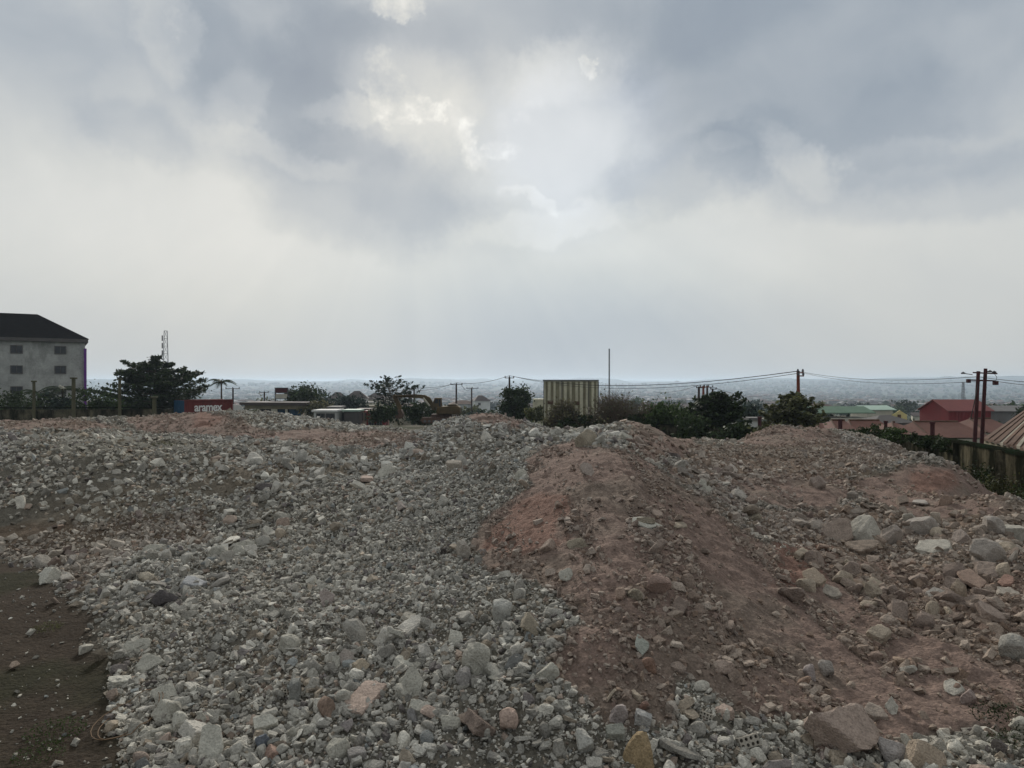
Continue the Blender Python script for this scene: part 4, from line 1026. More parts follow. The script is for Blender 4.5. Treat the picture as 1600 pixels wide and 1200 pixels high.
b = MB(); p = [E(622, 640), E(628, 640), E(631, 647), E(629, 653), E(622, 654), E(618, 650), E(624, 647)]; b.prism(p, -.6, .5); part(b, "bucket", 'track', ex, .03)
# planks of scrap lying beside the tracks
# --- boundary wall on the right and along the back
WL = [P(1830, 13.5), P(1720, 16.5), P(1600, 21.0), P(1540, 25), P(1470, 31), P(1385, 38), P(1308, 45)]
WZ = [.12, .1, 0.0, -.13, -.32, -.62, -.93]
def wall_run(pts, tops, label, base=-4.2, th=.23, capw=.34):
    r0 = empty("boundary_wall", (pts[0][0], pts[0][1], base), 0, label, "wall")
    f, c = MB(), MB(); ox, oy = pts[0]
    for i in range(len(pts) - 1):
        a = Vector((pts[i][0] - ox, pts[i][1] - oy, 0)); e = Vector((pts[i+1][0] - ox, pts[i+1][1] - oy, 0)); n_ = (e - a).normalized().cross(Vector((0, 0, 1)))
        for mb, lo_, hi_, hw in ((f, (0, 0), (tops[i] - base - .1, tops[i+1] - base - .1), th/2), (c, (tops[i] - base - .098, tops[i+1] - base - .098), (tops[i] - base, tops[i+1] - base), capw/2)):
            V = []
            for q, k in ((a, 0), (e, 1)):
                for sg in (-1, 1):
                    for zz in (lo_[k], hi_[k]): V.append(q + n_ * sg * hw + Vector((0, 0, zz)))
            mb.add(V, [(0,1,3,2),(4,6,7,5),(0,4,5,1),(2,3,7,6),(1,5,7,3),(0,2,6,4)])
    r0["kind"] = "thing"; part(f, "wall_face", 'wall', r0); part(c, "coping", 'wallcap', r0)
    return r0
rw = wall_run(WL, WZ, "long dark stained block wall running along the right side of the site")
ox, oy = WL[0]
for k, (px, d, zt) in enumerate(((1690, 17.5, .12), (1575, 22.6, 0), (1505, 28, -.22), (1428, 34.5, -.45))):
    x, y = P(px, d); b = MB(); b.box((x - ox - .1, y - oy, 2.0 + zt / 2 + .1), (.36, .36, 4.0 + zt), rz=.4); part(b, "pier", 'wall', rw)
wall_run([P(1304, 45.5), P(1190, 50), P(1050, 56), P(850, 66)], [-.95, -1.1, -1.2, -1.5], "dark low wall along the back of the site behind the layered tree", -5)
for px, d, top, bot, rad, lb in ((1313, 44.6, 657, 700, .115, "reddish post at the far corner of the right boundary wall"), (1384, 38.3, 660, 700, .085, "thin dark post rising from the creeper on the right wall"), (1457, 32.5, 662, 700, .09, "reddish post near the middle of the right boundary wall"), (1187, 50, 653, 690, .12, "small red post on the back wall")):
    x, y = P(px, d); zt, zb = ZA(top, d), ZA(bot, d); t = empty("wall_post", (x, y, zb), .4, lb, "post", "posts on the boundary wall")
    b = MB(); b.box((0, 0, (zt - zb)/2), (rad*1.6, rad*1.6, zt - zb)); part(b, "shaft", 'redpole', t, .02); b = MB(); b.box((0, 0, zt - zb + .04), (rad*1.9, rad*1.9, .09)); part(b, "post_cap", 'redpole', t, .01)
house("hut", 1180, 70, .9, 1.4, 1.3, .15, "tiny white hut behind the back wall", 'white', 'greyroof', 'flat', 0, (), 654, "hut")
# --- right hand neighbours
def brick_house(px0, px1, ridge_l, ridge_r, d, ytop, ybot, label, yaw=0.0):
    x0, _ = P(px0, d); x1, _ = P(px1, d); zt, zb = ZA(ytop, d + 3.5), ZA(ybot, d); xm = (x0 + x1)/2
    t = empty("brick_roofed_house", (xm, d, zb - 3), yaw, label, "house", "brick red roofed houses beyond the right wall")
    a, e = x0 - xm, x1 - xm; k0 = (ridge_l - px0)/FPX*d; k1 = (px1 - ridge_r)/FPX*d; h = zt - zb
    b = MB(); b.box(((a+e)/2, 3.5, 1.45), (e - a - .5, 6.6, 2.9)); part(b, "wall", 'cream', t)
    b = MB(); V = [(a,0,3),(e,0,3),(e,7,3),(a,7,3),(a+k0,3.5,3+h),(e-k1,3.5,3+h)]; b.add(V, [(0,1,5,4),(2,3,4,5),(1,2,5),(3,0,4),(3,2,1,0)]); part(b, "roof", 'brick', t)
    b = MB(); b.tube([(a+k0,3.5,3+h+.03),(e-k1,3.5,3+h+.03)], .1, 6); b.tube([(a,0,3.03),(a+k0,3.5,3+h+.03)], .07, 6); part(b, "ridge_cap", 'rust', t)
    return t
brick_house(1285, 1318, 1300, 1303, 62, 656.5, 679, "brick red pyramid roof farthest left beyond the wall")
brick_house(1312, 1352, 1328, 1350, 60, 657, 680, "brick red hip roof second from the left beyond the wall")
brick_house(1340, 1420, 1354, 1404, 66, 657, 684, "wide brick red roof behind the creeper")
brick_house(1398, 1462, 1430, 1434, 58, 660, 682, "brick red triangular roof before the red barn")
brick_house(1455, 1552, 1462, 1536, 62, 659, 684, "long brick red roof below the red barn")
brick_house(1542, 1600, 1552, 1586, 68, 654, 676, "pinkish red roof between the twin poles and the rusty shed")
_ya = R(-85); _cx, _cy = P(1437, 104)
_mx, _my = _cx + 3.0 * math.cos(_ya), _cy + 3.0 * math.sin(_ya)
_ax = ZA(625.5, _my + .5)
t = empty("red_barn", (_mx, _my, _ax - 1.35 - 5.4), _ya, "large red metal clad barn with a faded pitched roof", "barn")
b = MB(); b.prism([(-3, -1), (3, -1), (3, 5.4), (0, 6.75), (-3, 5.4)], 0, .25); part(b, "gable_wall", 'barn', t)
b = MB(); b.box((2.9, 3.1, 2.2), (.2, 5.7, 6.3)); b.box((-2.9, 3.1, 2.2), (.2, 5.7, 6.3)); b.box((0, 6.1, 2.2), (5.6, .2, 6.3)); part(b, "side_wall", 'barn', t)
b = MB()
for k in range(12): b.box((3.02, .5 + k * .48, 2.2), (.06, .07, 6.2))
part(b, "cladding_rib", 'barn', t)
b = MB(); gable_roof(b, 0, 6.2, -3, 3, 5.43, 1.35, .2, .1); b.v = [(yy, xx, zz) for xx, yy, zz in b.v]; part(b, "roof", 'barnroof', t)
x, y = P(1278, 130); t = empty("warehouse", (x, y, -8), R(2), "long warehouse with a faded green roof and cream wall", "warehouse")
b = MB(); b.box((5, 4, 1.7), (10, 8, 3.9)); part(b, "wall", 'cream', t)
zr, ze = ZA(636, 134) + 8, ZA(645.5, 130) + 8
b = MB(); gable_roof(b, 0, 10, 0, 8, ze, zr - ze, .3); part(b, "roof", 'green', t)
for xx in (1.2, 3.0, 4.8, 8.2): b = MB(); b.box((xx, -.02, 2.3), (.8, .1, .7)); part(b, "window", 'glass', t)
b = MB(); b.box((6.2, -.02, 1.8), (1.2, .1, 2.6)); part(b, "door", 'fascia', t)
b = MB(); b.box((-.6, .2, 2.2), (1.0, .2, 3)); part(b, "annex_wall", 'white', t)
x, y = P(1354, 150); t = empty("gabled_shed", (x, y, -9), R(5), "shed with a pale green roof and yellow gable end", "shed")
zr, ze = ZA(634.5, 153) + 9, ZA(640.5, 150) + 9
b = MB(); b.box((2.8, 3, ze/2 - .05), (5.6, 6, ze - .1)); part(b, "wall", 'cream', t)
b = MB(); gable_roof(b, 0, 5.8, 0, 6, ze, zr - ze, .4); part(b, "roof", 'palegreen', t)
b = MB(); b.prism([(5.2, 0), (8.3, 0), (8.3, ze - 1.0), (6.8, ze - .1), (5.2, ze - 1.0)], -.6, -.3); part(b, "gable_wall", 'yellow', t)
b = MB(); b.box((6.6, -.66, ze - 1.6), (.7, .1, 1.3)); part(b, "door", 'rust', t)
house("low_house", 1398, 118, 6.4, 6, 2.4, 1.1, "low dark roofed house below the yellow gabled shed", 'greyroof', 'fascia', 'hip', 0, (), 650)
house("grey_hall", 1578, 150, 9.5, 8, 3.0, .9, "grey roofed hall behind the round bush at the right", 'greyroof', 'greyroof', 'gable_side', 0, (), 636, "hall")
house("grey_hall", 1648, 160, 9.5, 8, 3.0, .9, "grey hall at the right edge of the photo", 'greyroof', 'zinc', 'gable_side', 0, (), 637, "hall")
# rusty shed: its roof slopes down towards the site
t = empty("rusty_shed", (0, 0, -3.4), 0, "shed with a rusty corrugated roof just beyond the right wall", "shed")
Q = [(*P(1536, 37), ZA(685, 37)), (*P(1740, 22), ZA(735, 22)), (*P(1740, 30), ZA(626, 30)), (*P(1600, 44), ZA(641, 44)), ]
Qv = [Vector(q) + Vector((0, 0, 3.4)) for q in Q]
nst = 30; strips = {'rust': MB(), 'zinc': MB()}; rr = random.Random(5)
for k in range(nst):
    f0, f1 = k / nst, (k + 1) / nst; up_ = .05 if k % 2 else 0
    a0, a1 = Qv[0].lerp(Qv[1], f0), Qv[0].lerp(Qv[1], f1); b0, b1 = Qv[3].lerp(Qv[2], f0), Qv[3].lerp(Qv[2], f1)
    dz = Vector((0, 0, up_)); m = strips['zinc' if rr.random() < .28 else 'rust']
    V = [a0 + dz, a1 + dz, b1 + dz, b0 + dz]; V += [v - Vector((0, 0, .12)) for v in V]
    m.add(V, [(0,1,2,3),(7,6,5,4),(0,4,5,1),(1,5,6,2),(2,6,7,3),(3,7,4,0)])
strips['rust'].build("roof_sheet", M['rust'], t); strips['zinc'].build("patched_sheet", M['zinc'], t)
b = MB(); a0, a1 = Qv[0] + Vector((.25, .35, -.16)), Qv[1] + Vector((.25, .35, -.16))
th = Vector((.2, .15, 0)); V = [a0, a1, Vector((a1.x, a1.y, 0)), Vector((a0.x, a0.y, 0))]; V += [v + th for v in V]
b.add(V, [(0,1,2,3),(7,6,5,4),(0,4,5,1),(1,5,6,2),(3,2,6,7),(0,3,7,4)]); part(b, "wall", 'tan', t)
# --- poles, masts and wires
def pole(px, d, top, rad, label, mat='timber', arms=(), lean=0.0, group="power poles round the site", insul=True, base=None):
    x, y = P(px, d); zb = (GZ(x, y) if base is None else base) - .3; zt = ZA(top, d); h = zt - zb
    t = empty("power_pole", (x, y, zb), 0, label, "power pole", group)
    b = MB(); b.tube([(-lean * h, 0, 0), (-lean * h * .5, 0, h * .5), (0, 0, h)], [rad * 1.25, rad * 1.05, rad * .85], 10); part(b, "shaft", mat, t)
    for dz, x0, x1, yw in arms:
        b = MB(); cx, sx_ = math.cos(yw), math.sin(yw); b.tube([(x0 * cx, x0 * sx_ - rad, h - dz), (x1 * cx, x1 * sx_ - rad, h - dz)], rad * .38, 6); ar = part(b, "crossarm", mat, t)
        if insul:
            for xx in np.linspace(x0 * .92, x1 * .92, 3 if abs(x1 - x0) > 1.2 else 2):
                b = MB(); b.tube([(xx * cx, xx * sx_ - rad, h - dz + .02), (xx * cx, xx * sx_ - rad, h - dz + .14), (xx * cx, xx * sx_ - rad, h - dz + .3)], [.05, .1, .05], 8); b.build("insulator", M['steel'], ar)
    return (x, y, zt)
W712 = pole(713, 125, 600, .16, "slim pole with a crossarm right of the excavator", arms=((.1, -1.0, 1.1, .3),))
W795 = pole(796, 108, 589, .16, "pole topped by two insulators above the upright dark tree", arms=((.15, -.7, .7, .2),))
W645 = pole(647, 150, 607, .17, "pole behind the excavator boom", arms=((.1, -.9, .9, .2),))
W735 = pole(737, 170, 606, .19, "pole with a long crossarm farther down the slope right of the slim pole", arms=((.1, -1.2, 1.6, .2),))
pole(364, 130, 606, .16, "pole with a crossarm behind the container cab", arms=((.15, -1.2, 1.2, .2),))
pole(413, 160, 612, .17, "pole left of the billboard", arms=((.15, -1.0, 1.0, .2),))
pole(453, 122, 609, .12, "thin pole touching the right side of the billboard", insul=False, arms=((.4, -.5, .5, .2),))
W1092 = pole(1092, 112, 604, .19, "dark pole leftmost in the cluster of four poles", arms=((.2, -.5, 1.0, .3),))
pole(1099, 108, 603, .18, "rusty pole second in the cluster of four poles", 'rustpole', ((.15, -.6, .9, .3),))
pole(1105, 115, 602, .18, "pole third in the cluster of four poles with a tall crossarm", arms=((.3, -.8, 1.0, .3),))
W1114 = pole(1113.5, 110, 607, .15, "shortest pole rightmost in the cluster of four poles", arms=((.1, -.4, .6, .3),))
W1248 = pole(1247, 58, 579.5, .14, "orange brown pole rising above the pale green layered tree", 'rustpole', ((.15, -.1, .45, .4), (.4, -.05, .5, .4)), lean=-.012)
x, y = P(1527, 34); zb = -5.0; z1, z2 = ZA(580, 34), ZA(577.5, 34)
t = empty("twin_pole", (x, y, zb), 0, "pair of reddish poles joined by crossbars at the right boundary wall", "power pole")
h1 = z1 - zb; h2 = z2 - zb + .05
b = MB(); b.tube([(-.30, 0, 0), (-.14, 0, h1 * .5), (.05, 0, h1)], [.105, .092, .078], 10); part(b, "shaft", 'redpole', t)
b = MB(); b.tube([(.07, .06, 0), (.23, .06, h2 * .5), (.42, .06, h2)], [.105, .092, .078], 10); part(b, "shaft", 'redpole', t)
for zz, x0, x1 in ((h1 - .08, -.05, 1.15), (h1 - .42, -.35, 1.1)):
    b = MB(); b.tube([(x0, .22, zz + .02), (.45, .34, zz), (x1, .36, zz - .03)], .035, 6); part(b, "crossarm", 'redpole', t)
for xx, zz in ((.62, h1 - .02), (.8, h1 - .02), (1.0, h1 - .05), (-.45, h1 - .1)):
    b = MB(); b.tube([(xx - .09, .33, zz), (xx, .33, zz + .03), (xx + .09, .33, zz)], [.03, .055, .03], 8); part(b, "insulator", 'steel', t)
b = MB(); b.tube([(-.48, .2, h1 - .1), (-.1, .2, h1 - .16)], .018, 5); part(b, "side_bracket", 'steel', t)
b = MB(); b.box((1.08, .36, h1 - .54), (.2, .18, .2)); part(b, "switch_box", 'redpole', t, .02)
b = MB(); b.box((-.28, .2, h1 - .45), (.16, .16, .18)); part(b, "fuse_box", 'redpole', t, .02)
b = MB(); b.tube([(1.0, .35, h1 - .1), (1.14, .36, h1 - .26), (1.1, .36, h1 - .45)], .012, 4); part(b, "jumper_wire", 'wire', t)
b = MB(); b.tube([(-.02, -.1, h1 - .6), (-.55, -.4, h1 - 2.2)], .02, 5); part(b, "stay_wire", 'wire', t)
HP = (x + .2, y + .3, zb + h1 - .25)
def wire(pts, label, rad=.02, group="overhead wires between the poles"):
    """pts: poles one after the other as (x, y, z, sag to the next)"""
    out = []
    for i in range(len(pts) - 1):
        a, e = Vector(pts[i][:3]), Vector(pts[i + 1][:3]); sag = pts[i][3]
        for k in range(16 + (i == len(pts) - 2)):
            f = k / 16; q = a.lerp(e, f); q.z -= 4 * sag * f * (1 - f); out.append(q)
    b = MB(); b.tube(out, rad, 5); o = b.build("overhead_wire", M['wire']); tag(o, label, "wire", group)
up = lambda w, dx=0, dz=.2: (w[0] + dx, w[1], w[2] + dz)
EPX = lambda px, py, d: (*P(px, d), ZA(py, d))
wire([(*EPX(640, 609, 190), .6), (*up(W712), .5), (*up(W795), 1.3), (*up(W1248, 0, -.02), 0)], "long wire from the slim pole over the ribbed shed to the orange brown pole", .032)
wire([(*up(W795, .5, .1), 1.5), (*up(W1248, .3, -.15), 0)], "second lower wire between the centre pole and the orange brown pole", .022)
wire([(*up(W1248, 0, -.02), .38), (*HP, 0)], "upper wire from the orange brown pole to the twin poles", .014)
wire([(*up(W1248, .35, -.15), .42), (HP[0] + .3, HP[1], HP[2] - .2, 0)], "lower wire from the orange brown pole to the twin poles", .012)
wire([(*HP, .1), (*EPX(1720, 600, 26), 0)], "upper wire leaving the twin poles to the right", .012)
wire([(HP[0] + .8, HP[1], HP[2] - .2, .1), (*EPX(1720, 606, 26), 0)], "lower wire leaving the twin poles to the right", .012)
wire([(*up(W735), 1.0), (*up(W712, .8, 0), 0)], "short wire between the two poles right of the excavator", .03)
wire([(*EPX(1020, 612, 190), .6), (*up(W1092), 0)], "wire reaching the four pole cluster from the left", .035)
wire([(*up(W1114), .8), (*EPX(1200, 617, 190), 0)], "wire leaving the four pole cluster to the right", .035)
wire([(*EPX(600, 606, 240), .8), (*up(W645), .3), (*up(W712, -.6, 0), 0)], "wire behind the excavator joining two poles", .03)
def lattice(name, px, d, top, w0, w1, label, mat='galv', legs=4, dishes=0, bays=14):
    x, y = P(px, d); zb = GZ(x, y) - .5; h = ZA(top, d) - zb; t = empty(name, (x, y, zb), .35, label, "mast")
    c = [(math.cos(2*PI*(k+.5)/legs), math.sin(2*PI*(k+.5)/legs)) for k in range(legs)]; rad = max(.05, d * .00026)
    for cx, cy in c:
        b = MB(); b.tube([(cx*w0/2, cy*w0/2, 0), (cx*w1/2, cy*w1/2, h)], rad, 5); part(b, "leg", mat, t)
    b = MB()
    for k in range(bays):
        f0, f1 = k/bays, (k+1)/bays; a0, a1 = w0 + (w1-w0)*f0, w0 + (w1-w0)*f1
        for j in range(legs):
            p, q = c[j], c[(j+1) % legs]
            b.tube([(p[0]*a0/2, p[1]*a0/2, h*f0), (q[0]*a1/2, q[1]*a1/2, h*f1)], rad*.85, 4, False)
            b.tube([(p[0]*a1/2, p[1]*a1/2, h*f1), (q[0]*a1/2, q[1]*a1/2, h*f1)], rad*.85, 4, False)
    part(b, "bracing", mat, t)
    for k in range(dishes):
        b = MB(); zz = h * (.93 - .07 * k); b.box((-w1*.75, -.2, zz), (.3, .25, 1.5)); part(b, "antenna_panel", 'steel', t)
    return t
lattice("lattice_tower", 259, 200, 517, 3.0, 1.1, "lattice antenna tower behind the large layered tree", 'galv', 4, 3)
lattice("guyed_mast", 952, 260, 545, .5, .45, "tall thin mast right of the ribbed shed", 'galv', 3, 0, 40)
lattice("lattice_tower", 1505, 420, 597, 3.2, 1.0, "small distant lattice tower left of the twin poles", 'galv', 4, 0)
# ------------------------------------------------------------------ the town in the valley
_wc = [M[k] for k in ('cream', 'white', 'tan', 'plaster')]; _rc = [M[k] for k in ('brownroof', 'greyroof', 'rust', 'zinc', 'brick')]
rh = np.random.default_rng(31)
_hv = []
for i in range(8):
    r0 = empty("valley_house", (0, 0, -500), 0, "small pale house with a pitched sheet roof among many on the valley slope", "house", "houses on the valley slope")
    w_, d_, h_ = rh.uniform(9, 16), rh.uniform(8, 11), rh.uniform(3, 6.5)
    b = MB(); b.box((0, 0, h_/2 - 1.5), (w_, d_, h_ + 3)); b.build("wall", _wc[i % 4], r0)
    b = MB()
    if i % 3: hip_roof(b, -w_/2, w_/2, -d_/2, d_/2, h_ + .02, rh.uniform(1.3, 2.2), .6)
    else: gable_roof(b, -w_/2, w_/2, -d_/2, d_/2, h_ + .05, rh.uniform(1.0, 1.7), .5)
    b.build("roof", _rc[i % 5], r0); _hv.append(r0)
_occ = []
def valley_house(k, x, y, s):
    o = _hv[k] if k < 8 else copy_tree(_hv[k % 8])
    o.location = (x, y, GZ(x, y)); o.rotation_euler.z = rh.uniform(-.5, .5) + (PI/2 if rh.random() < .3 else 0); o.scale = (s, s, s)
k = 0
while k < 210:
    d = math.exp(rh.uniform(math.log(230), math.log(1000))); px = rh.uniform(-60, 1660)
    x, y = P(px, d)
    if any((x - a) ** 2 + (y - c) ** 2 < 300 for a, c in _occ): continue
    if d < 420 and not (340 < px < 640 or 1440 < px < 1500): continue
    _occ.append((x, y)); valley_house(k, x, y, rh.uniform(.75, 1.15)); k += 1
# beyond them the town reads as one mass of roofs and tree tops
m, nt, b_ = new_mat("distant_town"); a = nd(nt, "ShaderNodeAttribute", attribute_name="tint"); nt.links.new(a.outputs["Color"], b_.inputs["Base Color"]); b_.inputs["Roughness"].default_value = .9
NT = 14000
d = np.exp(rh.uniform(np.log(900), np.log(7400), NT)); az_ = rh.uniform(-.8, .8, NT); x = d * np.sin(az_); y = d * np.cos(az_)
keep = rh.random(NT) < np.clip(.75 + 4.0 * fbm(x / 520 + 5, y / 520, 3), .04, 1) * (1 - .62 * s01(d, 2600, 4600)) * (1 - .7 * s01(d, 5200, 7000)); x, y, d = x[keep], y[keep], d[keep]; NT = len(x)
z = lookup(Zd, x, y); sc_ = 1 + s01(d, 1500, 6000) * 1.3
w2 = rh.uniform(4.5, 9, NT) * sc_; l2 = rh.uniform(4.5, 8, NT) * sc_; hh = rh.uniform(4, 9, NT) * (1 + .4 * s01(d, 2000, 6000)); hr = rh.uniform(1, 3.2, NT) * sc_; an = rh.uniform(0, PI, NT)
base = np.array([(-1,-1,0),(1,-1,0),(1,1,0),(-1,1,0),(-1,-1,1),(1,-1,1),(1,1,1),(-1,1,1),(-1.08,-1.08,1),(1.08,-1.08,1),(1.08,1.08,1),(-1.08,1.08,1),(-.45,0,2),(.45,0,2)], float)
v = np.broadcast_to(base, (NT, 14, 3)).copy()
zz = np.where(base[:, 2] == 0, -2.0, 0)[None] + np.where(base[:, 2] >= 1, 1, 0)[None] * hh[:, None] + np.where(base[:, 2] == 2, 1, 0)[None] * hr[:, None]
lx = v[:, :, 0] * w2[:, None]; ly = v[:, :, 1] * l2[:, None]
vx = lx * np.cos(an)[:, None] - ly * np.sin(an)[:, None] + x[:, None]; vy = lx * np.sin(an)[:, None] + ly * np.cos(an)[:, None] + y[:, None]; vz = zz + z[:, None]
wallc = .75 * np.array([(.19,.18,.16),(.30,.29,.275),(.15,.13,.105),(.17,.165,.155)])[rh.integers(0, 4, NT)]; roofc = np.array([(.07,.05,.042),(.10,.10,.10),(.10,.06,.045),(.27,.265,.26),(.08,.08,.08),(.14,.08,.06)])[rh.integers(0, 6, NT)]
cc = np.where((np.arange(14) < 8)[None, :, None], wallc[:, None], roofc[:, None])
q = np.array([(0,1,5,4),(1,2,6,5),(2,3,7,6),(3,0,4,7),(8,9,13,12),(10,11,12,13),(9,10,13,13),(11,8,12,12)])
tri = np.concatenate([q[:, [0, 1, 2]], q[:6, [0, 2, 3]]])
ff = (tri[None] + (np.arange(NT) * 14)[:, None, None]).reshape(-1, 3)
tw = np_mesh("distant_town", np.stack([vx, vy, vz], -1).reshape(-1, 3), ff, m, col=cc.reshape(-1, 3)); tag(tw, "hazy town of countless tiny roofs filling the far valley", "town", kind="stuff")
NF = 12000; r2 = np.random.default_rng(8)
d = np.exp(r2.uniform(np.log(850), np.log(6500), NF)); az_ = r2.uniform(-.8, .8, NF); x = d * np.sin(az_); y = d * np.cos(az_)
keep = r2.random(NF) < np.clip(.5 + 3 * fbm(x / 300 + 50, y / 300 + 20, 3), .05, 1); x, y, d = x[keep], y[keep], d[keep]; NF = len(x); z = lookup(Zd, x, y)
iv, if_ = ICO[1]
rad = r2.uniform(3, 7, NF) * (1 + .8 * s01(d, 1500, 6000)); jit = r2.uniform(.65, 1.25, (NF, len(iv)))
v = iv[None] * rad[:, None, None] * jit[:, :, None] * (1.1, 1.1, .85) + np.stack([x, y, z + rad * .75], -1)[:, None]
tcol = np.array([(.035, .05, .022), (.05, .06, .03), (.03, .045, .03)])[r2.integers(0, 3, NF)]
o = np_mesh("distant_woods", v.reshape(-1, 3), (if_[None] + (np.arange(NF) * len(iv))[:, None, None]).reshape(-1, 3), m, col=np.repeat(tcol, len(iv), 0)); tag(o, "far off trees scattered through the hazy valley town", "woods", kind="stuff")
# ------------------------------------------------------------------ small things lying on the heap
M_WIRE = mat_simple("rusty_wire", (.16, .10, .055), .8, .3, 9); M_CLAY = mat_simple("dusty_clay_brick", (.34, .31, .26), .95, .3, 8, bump=.3)
def coil(px, py, rx, ry, label, seed, turns=2.3, rad=.0025):
    r = random.Random(seed); x, y, z = ray_ground(px, py); pts = []
    for k in range(60):
        a = k / 59 * turns * 2 * PI; f = 1 + .12 * math.sin(a * 1.7 + seed)
        X, Y = x + math.cos(a) * rx * f + .02 * k / 59, y + math.sin(a) * ry * f; pts.append((X, Y, GZ(X, Y) + .012 + .035 * (.5 + .5 * math.sin(a * .5 + seed))))
    b = MB(); b.tube(pts, rad, 6); o = b.build("wire_loop", M_WIRE); tag(o, label, "wire")
coil(200, 1130, .14, .26, "loose loop of rusty wire lying on the dark soil at the foot of the heap", 1)
def perforated(px, py, w, label, yaw, tilt, seed):
    """a broken clay brick with two rows of round holes"""
    x, y, z = ray_ground(px, py); s = w * y / FPX; bm = bmesh.new(); r = random.Random(seed)
    nx_, nz_ = 4, 2; H = s * .5; D = s * .55
    hole = s / nx_ * .33; cells = []
    for i in range(nx_):
        for j in range(nz_):
            x0, x1 = -s/2 + i*s/nx_, -s/2 + (i+1)*s/nx_; z0, z1 = -H/2 + j*H/nz_, -H/2 + (j+1)*H/nz_; cx, cz_ = (x0+x1)/2, (z0+z1)/2
            sq = []; ci = []
            for k in range(8):
                a = PI/4*k + PI/4; c_, s_ = math.cos(a), math.sin(a); mm = max(abs(c_), abs(s_))
                sq.append((cx + c_/mm*(x1-x0)/2, cz_ + s_/mm*(z1-z0)/2)); ci.append((cx + c_*hole, cz_ + s_*hole))
            for yy, fl in ((-D/2, 0), (D/2, 1)):
                A_ = [bm.verts.new((p[0], yy, p[1])) for p in sq]; B_ = [bm.verts.new((p[0], yy, p[1])) for p in ci]
                for k in range(8):
                    f = [A_[k], A_[(k+1) % 8], B_[(k+1) % 8], B_[k]]; bm.faces.new(f if fl else f[::-1])
                cells.append((A_, B_))
            (A0, B0), (A1, B1) = cells[-2], cells[-1]
            for k in range(8):
                bm.faces.new([B0[k], B0[(k+1) % 8], B1[(k+1) % 8], B1[k]]); bm.faces.new([A0[k], A1[k], A1[(k+1) % 8], A0[(k+1) % 8]])
    bmesh.ops.remove_doubles(bm, verts=bm.verts, dist=1e-5); me = bpy.data.meshes.new("brick"); bm.to_mesh(me); bm.free(); me.materials.append(M_CLAY)
    me.polygons.foreach_set("use_smooth", [False] * len(me.polygons))
    o = bpy.data.objects.new("perforated_brick", me); COL.objects.link(o); o.location = (x, y, GZ(x, y) + H * .42); o.rotation_euler = (tilt, r.uniform(-.2, .2), yaw); tag(o, label, "brick")
perforated(1168, 1169, 34, "broken clay brick showing two rows of round holes at the front of the heap", .25, -.5, 1)
perforated(1104, 1124, 20, "smaller broken perforated brick higher up on the front of the heap", -.5, -.4, 2)
perforated(1186, 1152, 16, "fragment of hollow brick just above the larger perforated brick", .6, -.6, 3)
perforated(438, 1090, 20, "grey hollow brick fragment among stones at the lower left front", .3, -.7, 4)
# half buried strip of tyre
x, y, z = ray_ground(340, 916); pts = []
for k in range(14):
    a = -.9 + k / 13 * 2.6; X, Y = x - .12 + math.cos(a) * .2, y - .02 + math.sin(a) * .17; pts.append((X, Y, GZ(X, Y) + .045))
b = MB(); b.tube(pts, [.012] + [.03] * 12 + [.012], 7); o = b.build("curved_pipe_piece", mat_simple("dusty_pipe", (.30, .28, .25), .95, .3, 9)); tag(o, "curved dusty pipe piece half buried in rubble at the left", "pipe")
# weeds at the edge of the dark soil
def weed(px, py, s, label, seed, leaf='mid'):
    r = np.random.default_rng(seed); x, y, z = ray_ground(px, py); root = empty("weed", (x, y, GZ(x, y) + .01), 0, label, "weed")
    n_ = 420; a = r.uniform(0, 6.3, n_); rr_ = s * np.sqrt(r.random(n_)); p = np.stack([np.cos(a) * rr_, np.sin(a) * rr_, r.uniform(.0, .5, n_) * s * (1 - rr_ / s * .6)], -1)
    leaf_mesh("foliage", p, s * .045, ML[leaf], root, r, 1.0)
weed(85, 1150, .16, "small dark green weed at the bottom of the soil corner", 1)
weed(60, 1185, .13, "tiny green weed at the bottom left corner", 2)
weed(75, 985, .12, "faint greyish weed in the middle of the dark soil", 3, 'olive')
weed(1575, 1130, .20, "dark weed among pebbles at the lower right edge", 4, 'dark')
weed(1590, 1170, .14, "lowest green weed at the bottom right corner", 5, 'mid')
weed(255, 700, .25, "greenish weed tuft on the upper left rubble", 6, 'olive')
# ------------------------------------------------------------------ sky, sun, air, camera
SUN_AZ, SUN_EL = R(-8.4), R(23)
W = bpy.data.worlds.new("World"); S.world = W; W.use_nodes = True
nt = W.node_tree; L = nt.links
bg = nt.nodes["Background"]; bg.inputs["Strength"].default_value = 0.1
sky = nd(nt, "ShaderNodeTexSky", sky_type='NISHITA', sun_disc=False); sky.sun_elevation = SUN_EL; sky.sun_rotation = SUN_AZ
sky.air_density = 1.5; sky.dust_density = 2.0
tc = nd(nt, "ShaderNodeTexCoord"); sp = nd(nt, "ShaderNodeSeparateXYZ"); L.new(tc.outputs["Generated"], sp.inputs[0])
def mth(op, a, b=None, c=None, clamp=False):
    m = nd(nt, "ShaderNodeMath", operation=op, use_clamp=clamp)
    for i, q in enumerate((a, b, c)):
        if q is None: continue
        if hasattr(q, "links"): L.new(q, m.inputs[i])
        else: m.inputs[i].default_value = q
    return m.outputs[0]
az = mth('ARCTAN2', sp.outputs["X"], sp.outputs["Y"]); el = mth('ARCSINE', sp.outputs["Z"])
uv = nd(nt, "ShaderNodeCombineXYZ"); L.new(az, uv.inputs[0]); L.new(el, uv.inputs[1])
wn = nd(nt, "ShaderNodeTexNoise", i_Scale=6.0, i_Detail=12.0, i_Roughness=.68); L.new(tc.outputs["Generated"], wn.inputs["Vector"])
